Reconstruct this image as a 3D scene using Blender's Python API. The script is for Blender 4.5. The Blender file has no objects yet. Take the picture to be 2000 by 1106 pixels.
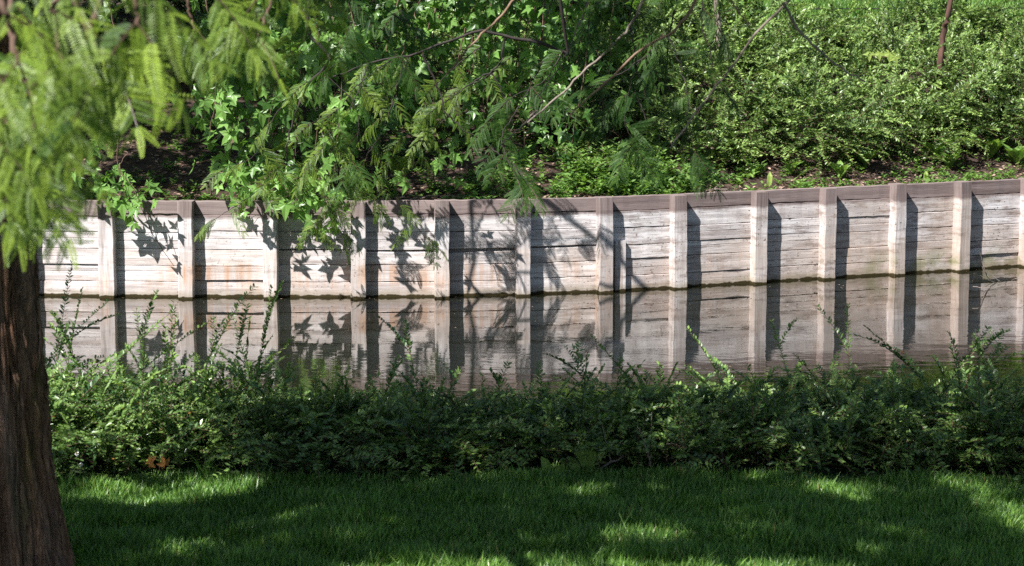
import bpy, math, random
import numpy as np
from mathutils import noise as mnoise, Vector

rng = np.random.default_rng(11)
random.seed(4)
SC = bpy.context.scene
COL = SC.collection
R = math.radians

# ------------------------------------------------------------------ camera
CAM_Z = 1.62
PITCH = 8.0
cd = bpy.data.cameras.new("camera")
cam = bpy.data.objects.new("camera", cd)
COL.objects.link(cam)
cam.location = (0, 0, CAM_Z)
cam.rotation_euler = (R(90 - PITCH), 0, 0)
cd.sensor_width = 36
cd.lens = 36 * 4300 / 2000
cd.clip_start = 0.05
cd.clip_end = 500
cd.dof.use_dof = True
cd.dof.focus_distance = 10.2
cd.dof.aperture_fstop = 11.0
SC.camera = cam

# ------------------------------------------------------------------ light
SUNV = np.array([0.85, 1.0, -1.5])            # the way the sunlight travels
SUNV = SUNV / np.linalg.norm(SUNV)
ELEV = math.asin(-SUNV[2])
AZ = math.atan2(-SUNV[0], -SUNV[1])
w = bpy.data.worlds.new("World")
SC.world = w
w.use_nodes = True
nt = w.node_tree
sky = nt.nodes.new("ShaderNodeTexSky")
sky.sky_type = 'NISHITA'
sky.sun_disc = False
sky.sun_elevation = ELEV
sky.altitude = 300
sky.sun_rotation = AZ % (2 * math.pi)
nt.links.new(sky.outputs[0], nt.nodes["Background"].inputs[0])
nt.nodes["Background"].inputs[1].default_value = 0.050
sl = bpy.data.lights.new("sun", 'SUN')
sl.energy = 5.0
sl.angle = R(0.5)
sl.color = (1.0, 0.98, 0.95)
so = bpy.data.objects.new("sun", sl)
so.rotation_euler = Vector(SUNV).to_track_quat('-Z', 'Y').to_euler()
COL.objects.link(so)
SC.view_settings.view_transform = 'Standard'
SC.view_settings.look = 'None'
SC.view_settings.gamma = 1
SC.view_settings.exposure = 1.2
SC.cycles.max_bounces = 6
SC.cycles.diffuse_bounces = 2
SC.cycles.transparent_max_bounces = 4
SC.cycles.caustics_reflective = False
SC.cycles.caustics_refractive = False
SC.cycles.use_denoising = False

# ------------------------------------------------------------------ pixel helpers (measuring only)
_p = R(PITCH)
def ray(px, py):
    x = (px - 1000) / 4300; y = (553 - py) / 4300
    return np.array([x, math.cos(_p) + y * math.sin(_p), -math.sin(_p) + y * math.cos(_p)])
def at(px, py, Y):
    r = ray(px, py)
    return np.array([0, 0, CAM_Z]) + r * (Y / r[1])
def atz(px, py, z):
    r = ray(px, py)
    return np.array([0, 0, CAM_Z]) + r * ((z - CAM_Z) / r[2])

# ------------------------------------------------------------------ object helpers
def tag(o, label=None, cat=None, group=None, kind=None):
    if label: o["label"] = label
    if cat: o["category"] = cat
    if group: o["group"] = group
    if kind: o["kind"] = kind
    return o
def empty(name, loc, label, cat, group=None):
    o = bpy.data.objects.new(name, None)
    o.location = loc
    o.empty_display_size = 0.1
    COL.objects.link(o)
    return tag(o, label, cat, group)

class MB:
    """collects quads and triangles in world space, with a per-vertex tint and an optional vector"""
    def __init__(s):
        s.v = []; s.q = []; s.t = []; s.c = []; s.g = []; s.n = 0
    def add(s, v, q=None, t=None, tint=0.5, g=None):
        v = np.asarray(v, float).reshape(-1, 3)
        s.v.append(v)
        if q is not None and len(q): s.q.append(np.asarray(q, np.int64).reshape(-1, 4) + s.n)
        if t is not None and len(t): s.t.append(np.asarray(t, np.int64).reshape(-1, 3) + s.n)
        s.c.append(np.broadcast_to(np.asarray(tint, float), (len(v),)).copy())
        s.g.append(np.zeros((len(v), 3)) if g is None else np.asarray(g, float).reshape(-1, 3))
        s.n += len(v)
    def inst(s, tmpl, pos, rot, scale, tint):
        V, Q, T = tmpl
        n = len(pos)
        if n == 0: return
        scale = np.broadcast_to(np.asarray(scale, float), (n,))
        W = np.einsum('nij,kj->nki', rot, V) * scale[:, None, None] + pos[:, None, :]
        off = (np.arange(n) * len(V))[:, None, None]
        tt = np.repeat(np.broadcast_to(np.asarray(tint, float), (n,)), len(V))
        s.add(W.reshape(-1, 3), None if Q is None else (Q[None] + off).reshape(-1, 4),
              None if T is None else (T[None] + off).reshape(-1, 3), tt)
    def build(s, name, mat, parent=None, smooth=False, loc=None):
        v = np.concatenate(s.v)
        base = np.zeros(3)
        if parent is not None: base = np.array(parent.location)
        elif loc is not None: base = np.array(loc, float)
        v = v - base
        q = np.concatenate(s.q) if s.q else np.zeros((0, 4), np.int64)
        t = np.concatenate(s.t) if s.t else np.zeros((0, 3), np.int64)
        me = bpy.data.meshes.new(name)
        me.vertices.add(len(v)); me.vertices.foreach_set("co", v.astype(np.float32).ravel())
        loops = np.concatenate([q.ravel(), t.ravel()]).astype(np.int32)
        me.loops.add(len(loops)); me.loops.foreach_set("vertex_index", loops)
        me.polygons.add(len(q) + len(t))
        st = np.concatenate([np.arange(len(q)) * 4, len(q) * 4 + np.arange(len(t)) * 3]).astype(np.int32)
        me.polygons.foreach_set("loop_start", st)
        me.polygons.foreach_set("loop_total", np.concatenate([np.full(len(q), 4), np.full(len(t), 3)]).astype(np.int32))
        me.polygons.foreach_set("use_smooth", np.full(len(q) + len(t), bool(smooth)))
        a = me.attributes.new("tint", 'FLOAT', 'POINT'); a.data.foreach_set("value", np.concatenate(s.c).astype(np.float32))
        g = np.concatenate(s.g)
        if np.abs(g).max() > 0:
            a = me.attributes.new("grain", 'FLOAT_VECTOR', 'POINT'); a.data.foreach_set("vector", g.astype(np.float32).ravel())
        me.update(calc_edges=True)
        me.validate()
        o = bpy.data.objects.new(name, me)
        me.materials.append(mat)
        COL.objects.link(o)
        if parent is not None: o.parent = parent
        elif loc is not None: o.location = loc
        return o

def nrm(a):
    return a / np.maximum(np.linalg.norm(a, axis=-1, keepdims=True), 1e-9)
def frames(d, up):
    d = nrm(d)
    x = nrm(np.cross(d, up)); z = np.cross(x, d)
    return np.stack([x, d, z], axis=-1)
def rnd(*s): return rng.random(s)
def rn(*s): return rng.normal(size=s)

def tubes(mb, P, rad, sides=4, tint=0.5):
    """P n,k,3 paths; rad n,k"""
    P = np.asarray(P, float)
    if P.ndim == 2: P = P[None]
    rad = np.broadcast_to(np.asarray(rad, float), P.shape[:2])
    n, k, _ = P.shape
    T = nrm(np.gradient(P, axis=1))
    ref = np.where(np.abs(T[..., 2:3]) > 0.9, np.array([1., 0, 0]), np.array([0, 0, 1.]))
    X = nrm(np.cross(T, ref)); Y = np.cross(T, X)
    a = np.arange(sides) / sides * 2 * math.pi
    ring = (X[:, :, None] * np.cos(a)[:, None] + Y[:, :, None] * np.sin(a)[:, None]) * rad[:, :, None, None] + P[:, :, None]
    i = np.arange(k - 1)[:, None] * sides; j = np.arange(sides)[None]; j2 = (j + 1) % sides
    q = np.stack([i + j, i + j2, i + sides + j2, i + sides + j], -1).reshape(-1, 4)
    off = (np.arange(n) * k * sides)[:, None, None]
    tt = np.repeat(np.broadcast_to(np.asarray(tint, float), (n,)), k * sides)
    mb.add(ring.reshape(-1, 3), (q[None] + off).reshape(-1, 4), None, tt)

def spline(pts, n=16):
    pts = np.asarray(pts, float)
    m = len(pts)
    if m == 2:
        t = np.linspace(0, 1, n)[:, None]; return pts[0] * (1 - t) + pts[1] * t
    P = np.vstack([2 * pts[0] - pts[1], pts, 2 * pts[-1] - pts[-2]])
    out = []
    for u in np.linspace(0, m - 1 - 1e-6, n):
        i = int(u); f = u - i
        a, b, c, d = P[i], P[i + 1], P[i + 2], P[i + 3]
        out.append(0.5 * ((2 * b) + (-a + c) * f + (2 * a - 5 * b + 4 * c - d) * f * f + (-a + 3 * b - 3 * c + d) * f ** 3))
    return np.array(out)

# ------------------------------------------------------------------ materials
def newmat(name):
    m = bpy.data.materials.new(name); m.use_nodes = True
    nt = m.node_tree
    for n in list(nt.nodes): nt.nodes.remove(n)
    return m, nt
class G:
    def __init__(s, nt): s.nt = nt
    def n(s, typ, **kw):
        x = s.nt.nodes.new(typ)
        for k, v in kw.items(): setattr(x, k, v)
        return x
    def set(s, sock, v):
        if hasattr(v, 'is_linked') or isinstance(v, bpy.types.NodeSocket): s.nt.links.new(v, sock)
        elif isinstance(v, tuple) and len(v) == 3 and sock.type == 'RGBA': sock.default_value = (*v, 1)
        else: sock.default_value = v
    def math(s, op, a, b=0.0, c=0.0, clamp=False):
        x = s.n('ShaderNodeMath', operation=op, use_clamp=clamp)
        s.set(x.inputs[0], a); s.set(x.inputs[1], b); s.set(x.inputs[2], c)
        return x.outputs[0]
    def mix(s, f, a, b, blend='MIX'):
        x = s.n('ShaderNodeMix', data_type='RGBA', blend_type=blend)
        s.set(x.inputs[0], f); s.set(x.inputs[6], a); s.set(x.inputs[7], b)
        return x.outputs[2]
    def noise(s, vec, scale, detail=3.0, rough=0.55, dist=0.0):
        x = s.n('ShaderNodeTexNoise')
        if vec is not None: s.set(x.inputs['Vector'], vec)
        x.inputs['Scale'].default_value = scale; x.inputs['Detail'].default_value = detail
        x.inputs['Roughness'].default_value = rough; x.inputs['Distortion'].default_value = dist
        return x.outputs['Fac']
    def map(s, v, a, b, c=0.0, d=1.0, smooth=False):
        x = s.n('ShaderNodeMapRange', clamp=True)
        if smooth: x.interpolation_type = 'SMOOTHSTEP'
        s.set(x.inputs[0], v); x.inputs[1].default_value = a; x.inputs[2].default_value = b
        x.inputs[3].default_value = c; x.inputs[4].default_value = d
        return x.outputs[0]
    def vmul(s, v, xyz):
        x = s.n('ShaderNodeVectorMath', operation='MULTIPLY'); s.set(x.inputs[0], v); x.inputs[1].default_value = xyz
        return x.outputs[0]
    def attr(s, name):
        return s.n('ShaderNodeAttribute', attribute_name=name)
    def pos(s): return s.n('ShaderNodeNewGeometry').outputs['Position']
    def sep(s, v):
        x = s.n('ShaderNodeSeparateXYZ'); s.set(x.inputs[0], v); return x.outputs
    def bump(s, h, strength, dist):
        x = s.n('ShaderNodeBump'); x.inputs['Strength'].default_value = strength; x.inputs['Distance'].default_value = dist
        s.set(x.inputs['Height'], h); return x.outputs[0]
    def out(s, sh):
        o = s.n('ShaderNodeOutputMaterial'); s.nt.links.new(sh, o.inputs[0])
    def pbr(s, col, rough=0.7, normal=None, spec=0.4):
        x = s.n('ShaderNodeBsdfPrincipled')
        s.set(x.inputs['Base Color'], col); s.set(x.inputs['Roughness'], rough)
        x.inputs['Specular IOR Level'].default_value = spec
        if normal is not None: s.nt.links.new(normal, x.inputs['Normal'])
        return x.outputs[0]

def leaf_mat(name, dark, light, old=None, trans=0.4, rough=0.42, spec=0.45, tcol=1.5):
    m, nt = newmat(name); g = G(nt)
    t = g.attr("tint").outputs['Fac']
    c = g.mix(g.map(t, 0.0, 0.9), dark, light)
    if old: c = g.mix(g.map(t, 0.965, 0.975), c, old)
    n = g.noise(g.pos(), 3.0, 2.0)
    c = g.mix(g.map(n, 0.35, 0.7, 0, 0.35), c, (dark[0] * 0.8, dark[1] * 0.8, dark[2] * 0.8))
    p = g.pbr(c, rough, None, spec)
    tr = g.n('ShaderNodeBsdfTranslucent')
    tc = g.mix(1.0, c, (tcol * 0.95, tcol * 1.0, tcol * 0.45), 'MULTIPLY')
    nt.links.new(tc, tr.inputs[0])
    ms = g.n('ShaderNodeMixShader'); ms.inputs[0].default_value = trans
    nt.links.new(p, ms.inputs[1]); nt.links.new(tr.outputs[0], ms.inputs[2])
    g.out(ms.outputs[0]); return m

def plain(name, c1, c2, scale=20, rough=0.8, bump=0.0, stretch=(1, 1, 1), spec=0.3):
    m, nt = newmat(name); g = G(nt)
    n = g.noise(g.vmul(g.pos(), stretch), scale, 5.0, 0.6)
    c = g.mix(g.map(n, 0.3, 0.7), c1, c2)
    g.out(g.pbr(c, rough, g.bump(n, 1.0, bump) if bump else None, spec)); return m

M = {}
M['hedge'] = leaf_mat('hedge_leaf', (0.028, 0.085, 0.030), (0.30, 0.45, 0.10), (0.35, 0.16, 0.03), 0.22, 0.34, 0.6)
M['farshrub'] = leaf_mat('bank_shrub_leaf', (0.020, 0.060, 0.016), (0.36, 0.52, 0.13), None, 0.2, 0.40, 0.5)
M['redwood'] = leaf_mat('redwood_needles', (0.020, 0.070, 0.010), (0.30, 0.41, 0.05), (0.12, 0.07, 0.05), 0.33, 0.42, 0.4)
M['redwood_dark'] = leaf_mat('redwood_shade_needles', (0.012, 0.045, 0.008), (0.10, 0.20, 0.03), (0.12, 0.07, 0.05), 0.4, 0.5, 0.3)  # darker copy of the redwood needles, shade painted into the colour
M['star'] = leaf_mat('sweetgum_leaf', (0.022, 0.080, 0.016), (0.25, 0.45, 0.10), (0.12, 0.07, 0.05), 0.4, 0.36, 0.5)
M['weed'] = leaf_mat('weed_leaf', (0.05, 0.13, 0.03), (0.22, 0.35, 0.08), None, 0.35, 0.5, 0.4)
M['grass'] = leaf_mat('grass_blade', (0.030, 0.10, 0.018), (0.26, 0.45, 0.09), (0.40, 0.33, 0.14), 0.28, 0.38, 0.45)
M['yellow'] = leaf_mat('yellow_leaf', (0.26, 0.38, 0.09), (0.34, 0.43, 0.11), None, 0.35, 0.5, 0.3)
M['orange'] = leaf_mat('orange_leaf', (0.35, 0.13, 0.04), (0.5, 0.24, 0.07), None, 0.3, 0.6, 0.3)
M['litter'] = leaf_mat('dead_litter', (0.10, 0.055, 0.04), (0.48, 0.34, 0.26), None, 0.1, 0.8, 0.2)
M['twig'] = plain('twig_bark', (0.06, 0.035, 0.025), (0.16, 0.10, 0.07), 60)
M['greytwig'] = plain('grey_twig_bark', (0.14, 0.11, 0.09), (0.31, 0.25, 0.215), 40)
M['orangetwig'] = plain('orange_twig_bark', (0.17, 0.10, 0.065), (0.32, 0.22, 0.155), 40)
M['darkbranch'] = plain('dark_branch_bark', (0.012, 0.010, 0.009), (0.045, 0.035, 0.03), 50)
M['darkbark'] = plain('dark_reddish_bark', (0.035, 0.018, 0.015), (0.17, 0.09, 0.07), 30, 0.9, 0.004, (1, 1, .25))
M['soil'] = plain('bank_soil', (0.016, 0.011, 0.008), (0.085, 0.052, 0.040), 14, 0.95, 0.02)
M['bed'] = plain('mud', (0.03, 0.03, 0.018), (0.06, 0.05, 0.03), 5, 0.9)
M['turfsoil'] = plain('turf_soil', (0.012, 0.025, 0.008), (0.03, 0.05, 0.015), 30, 0.95, 0.01)
M['petal'] = plain('white_petal', (0.75, 0.74, 0.78), (0.85, 0.85, 0.88), 20, 0.6)
M['pollen'] = plain('yellow_disc', (0.6, 0.4, 0.03), (0.7, 0.5, 0.05), 90, 0.8)
M['cable'] = plain('black_wire', (0.01, 0.01, 0.01), (0.02, 0.02, 0.02), 9, 0.6)

def wood_mat():
    m, nt = newmat('bleached_timber'); g = G(nt)
    gr = g.attr("grain").outputs['Vector']; tint = g.attr("tint").outputs['Fac']
    P = g.pos(); x, y, z = g.sep(P)[0:3]
    n1 = g.noise(g.vmul(gr, (1.6, 34, 1)), 1.0, 6.0, 0.62, 0.4)
    n2 = g.noise(g.vmul(gr, (9, 190, 1)), 1.0, 4.0, 0.65)
    n3 = g.noise(P, 5.0, 4.0, 0.6)
    c = g.mix(g.map(n1, 0.32, 0.66), (0.36, 0.335, 0.335), (0.88, 0.85, 0.85))
    c = g.mix(g.map(n2, 0.50, 0.66, 0, 0.60), c, (0.22, 0.19, 0.185))
    c = g.mix(g.map(n3, 0.48, 0.70, 0, 0.6), c, (0.40, 0.325, 0.295))
    c = g.mix(g.map(tint, 0, 1, 0.0, 0.6), c, (0.38, 0.325, 0.31))
    # warm lower planks
    low = g.math('MULTIPLY', g.map(z, 0.255, 0.235), g.map(g.noise(P, 2.3, 3.0), 0.38, 0.62, 0.1, 0.6))
    c = g.mix(g.math('MULTIPLY', low, 0.7), c, (0.50, 0.385, 0.30))
    # rust streaks running down
    ns = g.noise(g.vmul(P, (38, 38, 0.9)), 1.0, 4.0, 0.62)
    patch = g.map(g.noise(g.vmul(P, (1.9, 1.9, 3.5)), 1.0, 1.0), 0.43, 0.56)
    rust = g.math('MULTIPLY', g.math('MULTIPLY', g.map(ns, 0.42, 0.62), patch), g.map(z, 0.185, 0.155))
    rust = g.math('MULTIPLY', rust, g.map(z, 0.02, 0.07, 0.3, 1.0))
    rust = g.math('MULTIPLY', rust, g.map(x, -0.5, 0.6, 1.0, 0.35))
    c = g.mix(g.math('MULTIPLY', rust, 0.62), c, (0.46, 0.20, 0.055))
    # dark specks and dirt, thicker towards the right and bottom
    v = g.n('ShaderNodeTexNoise'); v.inputs['Scale'].default_value = 95; v.inputs['Detail'].default_value = 3; v.inputs['Roughness'].default_value = 0.5
    g.set(v.inputs['Vector'], g.vmul(P, (0.75, 0.75, 1.0)))
    cl = g.noise(P, 4.5, 3.0)
    sp = g.math('MULTIPLY', g.map(v.outputs['Fac'], 0.635, 0.675), g.map(cl, 0.42, 0.54))
    sp = g.math('MULTIPLY', sp, g.map(x, -2.2, 1.6, 0.35, 1.0))
    c = g.mix(g.math('MULTIPLY', sp, 0.9), c, (0.05, 0.03, 0.022))
    n5 = g.noise(g.vmul(P, (7, 7, 30)), 1.0, 5.0, 0.7)
    dirt = g.math('MULTIPLY', g.map(n5, 0.50, 0.64), g.map(x, -0.6, 2.4, 0.35, 0.9))
    c = g.mix(dirt, c, (0.19, 0.145, 0.125))
    c = g.mix(g.math('MULTIPLY', g.map(g.noise(P, 3.1, 4.0), 0.42, 0.6), g.map(x, 0.6, 2.4, 0.0, 0.55)), c, (0.40, 0.31, 0.25))
    # green algae low on the right
    al = g.math('MULTIPLY', g.map(g.noise(P, 6.0, 3.0), 0.52, 0.62), g.math('MULTIPLY', g.map(z, 0.16, 0.05), g.map(x, 0.8, 2.2)))
    c = g.mix(g.math('MULTIPLY', al, 0.6), c, (0.16, 0.17, 0.06))
    # the unbleached top, above the old flood mark
    edge = g.math('ADD', z, g.math('MULTIPLY', g.math('SUBTRACT', g.noise(g.vmul(P, (14, 14, 4)), 1.0, 3.0), 0.5), 0.035))
    top = g.map(edge, 0.395, 0.412)
    bro = g.mix(g.map(n1, 0.3, 0.7), (0.075, 0.053, 0.048), (0.235, 0.18, 0.168))
    bro = g.mix(g.map(n2, 0.5, 0.66, 0, 0.6), bro, (0.10, 0.065, 0.055))
    bro = g.mix(g.map(tint, 0, 1, 0, 0.35), bro, (0.30, 0.23, 0.225))
    c = g.mix(g.math('MULTIPLY', top, 0.93), c, bro)
    # wet slimy line at the water
    we = g.math('ADD', z, g.math('MULTIPLY', g.math('SUBTRACT', g.noise(P, 22.0, 3.0), 0.5), 0.024))
    c = g.mix(g.map(we, 0.045, 0.02, 0, 0.55), c, (0.25, 0.20, 0.13))
    c = g.mix(g.map(we, 0.014, 0.009), c, (0.030, 0.022, 0.006))
    h = g.math('ADD', g.math('MULTIPLY', n2, 0.5), n1)
    g.out(g.pbr(c, 0.85, g.bump(h, 0.7, 0.0025), 0.2)); return m
M['wood'] = wood_mat()

def bark_mat():
    m, nt = newmat('fibrous_bark'); g = G(nt)
    P = g.pos(); t = g.attr("tint").outputs['Fac']
    n = g.noise(g.vmul(P, (85, 85, 13)), 1.0, 7.0, 0.72, 1.2)
    n2 = g.noise(g.vmul(P, (18, 18, 2.2)), 1.0, 4.0, 0.6)
    c = g.mix(g.map(n, 0.34, 0.66), (0.045, 0.024, 0.016), (0.46, 0.25, 0.155))
    c = g.mix(g.map(n2, 0.45, 0.7, 0, 0.55), c, (0.25, 0.20, 0.18))
    c = g.mix(g.map(t, 0.15, 0.62, 0.92, 0.0), c, (0.020, 0.011, 0.009))
    ms = g.noise(g.vmul(P, (9, 9, 2.5)), 1.0, 4.0, 0.6)
    c = g.mix(g.map(ms, 0.56, 0.68, 0, 0.55), c, (0.11, 0.12, 0.035))
    g.out(g.pbr(c, 0.9, g.bump(n, 1.0, 0.014), 0.2)); return m
M['bark'] = bark_mat()

def water_mat():
    m, nt = newmat('still_water'); g = G(nt)
    P = g.pos(); x, y, z = g.sep(P)[0:3]
    a = g.noise(g.vmul(P, (1.0, 2.2, 1)), 5.0, 2.0, 0.5)
    b = g.noise(g.vmul(P, (1.0, 2.6, 1)), 17.0, 2.0, 0.5, 0.3)
    # calm by the wall, ruffled towards the near bank and downstream
    d = g.math('ADD', y, g.math('MULTIPLY', x, -0.30))
    amp = g.map(d, 10.8, 8.6, 0.10, 1.0, True)
    pt = g.map(g.noise(g.vmul(P, (0.8, 2.0, 1)), 1.6, 2.0), 0.35, 0.65, 0.35, 1.0)
    h = g.math('MULTIPLY', g.math('ADD', a, g.math('MULTIPLY', b, 0.30)), g.math('MULTIPLY', amp, pt))
    nor = g.bump(h, 1.0, 0.0013)
    body = g.pbr((0.010, 0.011, 0.006), 0.6, None, 0.0)
    gl = g.n('ShaderNodeBsdfGlossy'); gl.inputs['Roughness'].default_value = 0.0
    gl.inputs['Color'].default_value = (0.90, 0.875, 0.86, 1)
    nt.links.new(nor, gl.inputs['Normal'])
    fr = g.n('ShaderNodeFresnel'); fr.inputs['IOR'].default_value = 1.33
    f = g.math('MULTIPLY', fr.outputs[0], 1.55, clamp=True)
    mx = g.n('ShaderNodeMixShader'); nt.links.new(f, mx.inputs[0])
    nt.links.new(body, mx.inputs[1]); nt.links.new(gl.outputs[0], mx.inputs[2])
    g.out(mx.outputs[0]); return m
M['water'] = water_mat()

# ------------------------------------------------------------------ the wall line in plan
WL = np.array([(-30, 12.9), (-9, 11.6), (-4.2, 11.15), (-2.366, 11.06), (-2.075, 11.033), (-1.682, 11.010), (-1.216, 11.006), (-0.802, 11.008), (-0.389, 11.028),
               (0.013, 11.085), (0.434, 11.190), (0.812, 11.330), (1.245, 11.515), (1.635, 11.685), (2.044, 11.850), (2.42, 12.010),
               (2.815, 12.190), (3.6, 12.56), (6, 13.8), (12, 17.5), (30, 30)])
def yw(x): return np.interp(x, WL[:, 0], WL[:, 1])
def bank_z(x, y):
    s = np.maximum(y - yw(x), 0)
    z = 0.45 + 0.10 * np.minimum(s, 0.3) + 0.265 * np.clip(s - 0.3, 0, 3.2) + 0.055 * np.clip(s - 3.5, 0, 60)
    return z + 0.02 * np.sin(x * 3.1 + y * 2.3) * np.clip(s, 0, 1) + 0.012 * np.sin(x * 9.7 - y * 6.1) * np.clip(s, 0, 1)
LAWN = 0.17
def near_z(x, y):
    e = 7.13 + 0.05 * np.sin(x * 2.1)
    z = LAWN + 0.012 * np.sin(x * 1.7 + 1) * np.sin(y * 1.3)
    t = np.clip((y - (e - 0.75)) / 0.75, 0, 1)
    t2 = np.clip((y - e) / 0.5, 0, 1)
    return z - 0.15 * t * t - 0.40 * t2

def grid(xs, ys, fz):
    X, Y = np.meshgrid(xs, ys)
    Z = fz(X, Y)
    n, k = X.shape
    i = np.arange(n - 1)[:, None] * k; j = np.arange(k - 1)[None]
    q = np.stack([i + j, i + j + 1, i + k + j + 1, i + k + j], -1).reshape(-1, 4)
    return np.stack([X, Y, Z], -1).reshape(-1, 3), q

mb = MB()
xs = np.concatenate([np.linspace(-80, -5, 12)[:-1], np.linspace(-5, 5, 81), np.linspace(5, 80, 12)[1:]])
ys = np.concatenate([np.linspace(-60, 0, 8)[:-1], np.linspace(0, 6, 25)[:-1], np.linspace(6, 8, 41), [9, 11, 16, 34]])
v, q = grid(xs, ys, near_z); mb.add(v, q)
tag(mb.build('lawn_ground', M['turfsoil'], None, True), kind='structure')

mb = MB()
xs = np.concatenate([np.linspace(-30, -5, 12)[:-1], np.linspace(-5, 6, 111), np.linspace(6, 30, 12)[1:]])
ss = np.concatenate([[-0.001, 0], np.linspace(0.02, 4.5, 75), np.linspace(5, 60, 14)])
X, S = np.meshgrid(xs, ss)
Y = yw(X) + 0.045 + np.maximum(S, 0)
Z = bank_z(X, Y); Z[0] = -0.5
n, k = X.shape
i = np.arange(n - 1)[:, None] * k; j = np.arange(k - 1)[None]
mb.add(np.stack([X, Y, Z], -1).reshape(-1, 3), np.stack([i + j, i + j + 1, i + k + j + 1, i + k + j], -1).reshape(-1, 4))
tag(mb.build('bank_ground', M['soil'], None, True), kind='structure')

mb = MB()
xs = np.linspace(-30, 30, 121)
vv = []
for x in xs: vv += [(x, 7.0, 0.0), (x, float(yw(x)) + 0.02, 0.0)]
mb.add(vv, [(2 * a, 2 * a + 2, 2 * a + 3, 2 * a + 1) for a in range(120)])
tag(mb.build('water', M['water'], None, False), kind='structure')

# ------------------------------------------------------------------ retaining wall
wall = empty('retaining_wall', (0, 11.0, 0), 'weathered timber retaining wall of planks and square posts rising from the water', 'retaining wall')
def rounded_beam(mb, A, B, C, W2, D2, e=0.003, tint=0.5, seg=10, wob=0.0015, swap=0.0, gid=0.0):
    """a board from A to B; W2 half vector across the face, D2 half vector through the depth; edges eased"""
    A, B, W2, D2 = map(lambda q: np.asarray(q, float), (A, B, W2, D2))
    lw, ld = np.linalg.norm(W2), np.linalg.norm(D2)
    a, b = 1 - e / lw, 1 - e / ld
    prof = [(-1, -b), (-a, -1), (a, -1), (1, -b), (1, b), (a, 1), (-a, 1), (-1, b)]
    L = np.linalg.norm(B - A)
    vs = []; gs = []
    for s in range(seg + 1):
        t = s / seg
        c = A + (B - A) * t
        w1 = rng.normal() * wob; w2 = rng.normal() * wob; w3 = rng.normal() * wob * 0.7
        for (pw, pd) in prof:
            off = W2 * pw + D2 * pd + W2 / lw * (w1 if pw < 0 else w2) + D2 / ld * w3
            vs.append(c + off); gs.append((t * L + C, pw * lw + gid * 0.37 + pd * 0.01, gid * 1.7 + pd * ld))
    qs = []
    for s in range(seg):
        for k in range(8):
            qs.append((s * 8 + k, s * 8 + (k + 1) % 8, (s + 1) * 8 + (k + 1) % 8, (s + 1) * 8 + k))
    o = (seg) * 8
    qs += [(0, 7, 6, 1), (1, 6, 5, 2), (2, 5, 4, 3), (o, o + 1, o + 6, o + 7), (o + 1, o + 2, o + 5, o + 6), (o + 2, o + 3, o + 4, o + 5)]
    mb.add(vs, qs, None, tint, gs)

post_px = [-390, -230, -95, 60, 215, 368, 531, 700, 862, 1018, 1179, 1321, 1473, 1607, 1744, 1868, 1995, 2115, 2230, 2340]
def wall_pt(px):
    # the point where the sight line of that column meets the wall line at water level
    best = None
    for x in np.linspace(-4.5, 5.5, 4001):
        y = float(yw(x)); e = abs(x / (y * 0.996 + 0.19) * 4300 + 1000 - px)
        if best is None or e < best[0]: best = (e, x, y)
    return np.array([best[1], best[2], 0.0])
PP = [wall_pt(px) for px in post_px]
def tangent(x):
    d = np.array([0.5, float(yw(x + 0.25) - yw(x - 0.25)), 0]); return d / np.linalg.norm(d)
zrow = [0.490, 0.417, 0.331, 0.243, 0.163, 0.078, -0.35]
gapspec = {7: (0.004, 0.013), 8: (0.021, 0.010), 9: (0.009, 0.006), 6: (0.003, 0.004)}
gid = 0
for i in range(len(PP) - 1):
    A0, B0 = PP[i], PP[i + 1]
    t = nrm(B0 - A0); nrml = np.array([t[1], -t[0], 0])          # towards the water
    mb = MB(); tb = MB()
    L = np.linalg.norm(B0 - A0)
    jit = rn(7) * 0.004; jit[0] = 0; jit[6] = 0
    for r in range(6):
        gid += 1
        zt, zb = zrow[r] + jit[r], zrow[r + 1] + jit[r + 1]
        gap = 0.0022 + 0.0012 * rnd()
        zt -= gap / 2; zb += gap / 2
        dz = rn() * 0.0018
        zl, zr = zt, zt
        gl_, gr_ = gapspec.get(i, (0, 0)) if r == 3 else (0, 0)
        off = rn() * 0.0022 + (0.001 if r == 0 else 0)
        depth = 0.016
        cA = A0 + nrml * (off - depth) + np.array([0, 0, (zt - gl_ + zb) / 2])
        cB = B0 + nrml * (off + rn() * 0.001 - depth) + np.array([0, 0, (zt - gr_ + zb) / 2])
        hw = (zt + zb) / 2 - zb - (gl_ + gr_) / 4
        target = tb if r == 0 else mb
        # face looks to the water: depth vector points inland so that profile side -1 is the front
        if hw > 0.03 and r in (2, 3, 4) and rnd() < 0.75 and not (gl_):
            s = 0.35 + 0.3 * rnd()                               # two narrow boards in place of a wide one
            z0, z1 = zb, zt; zm = z0 + (z1 - z0) * s
            for (u0, u1) in ((z0, zm - 0.0008), (zm + 0.0008, z1)):
                gid += 1
                a_ = A0 + nrml * (off - depth + rn() * 0.0006) + np.array([0, 0, (u0 + u1) / 2]); b_ = B0 + nrml * (off - depth) + np.array([0, 0, (u0 + u1) / 2])
                rounded_beam(target, a_, b_, i * 0.7, np.array([0, 0, (u1 - u0) / 2]), -nrml * depth, 0.0012, float(rnd()), 10, 0.0004, 0, gid)
        else:
            rounded_beam(target, cA, cB, i * 0.7, np.array([0, 0, hw]), -nrml * depth, 0.002, float(rnd()), 12, 0.0009, 0, gid)
    # dark boards behind the gaps
    rounded_beam(mb, A0 - nrml * 0.042 + [0, 0, 0.06], B0 - nrml * 0.042 + [0, 0, 0.06], 0, np.array([0, 0, 0.40]), -nrml * 0.006, 0.002, 1.0, 2, 0.0, 0, gid)
    mb.build('plank_panel', M['wood'], wall)
    tb.build('top_board', M['wood'], wall)
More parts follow.
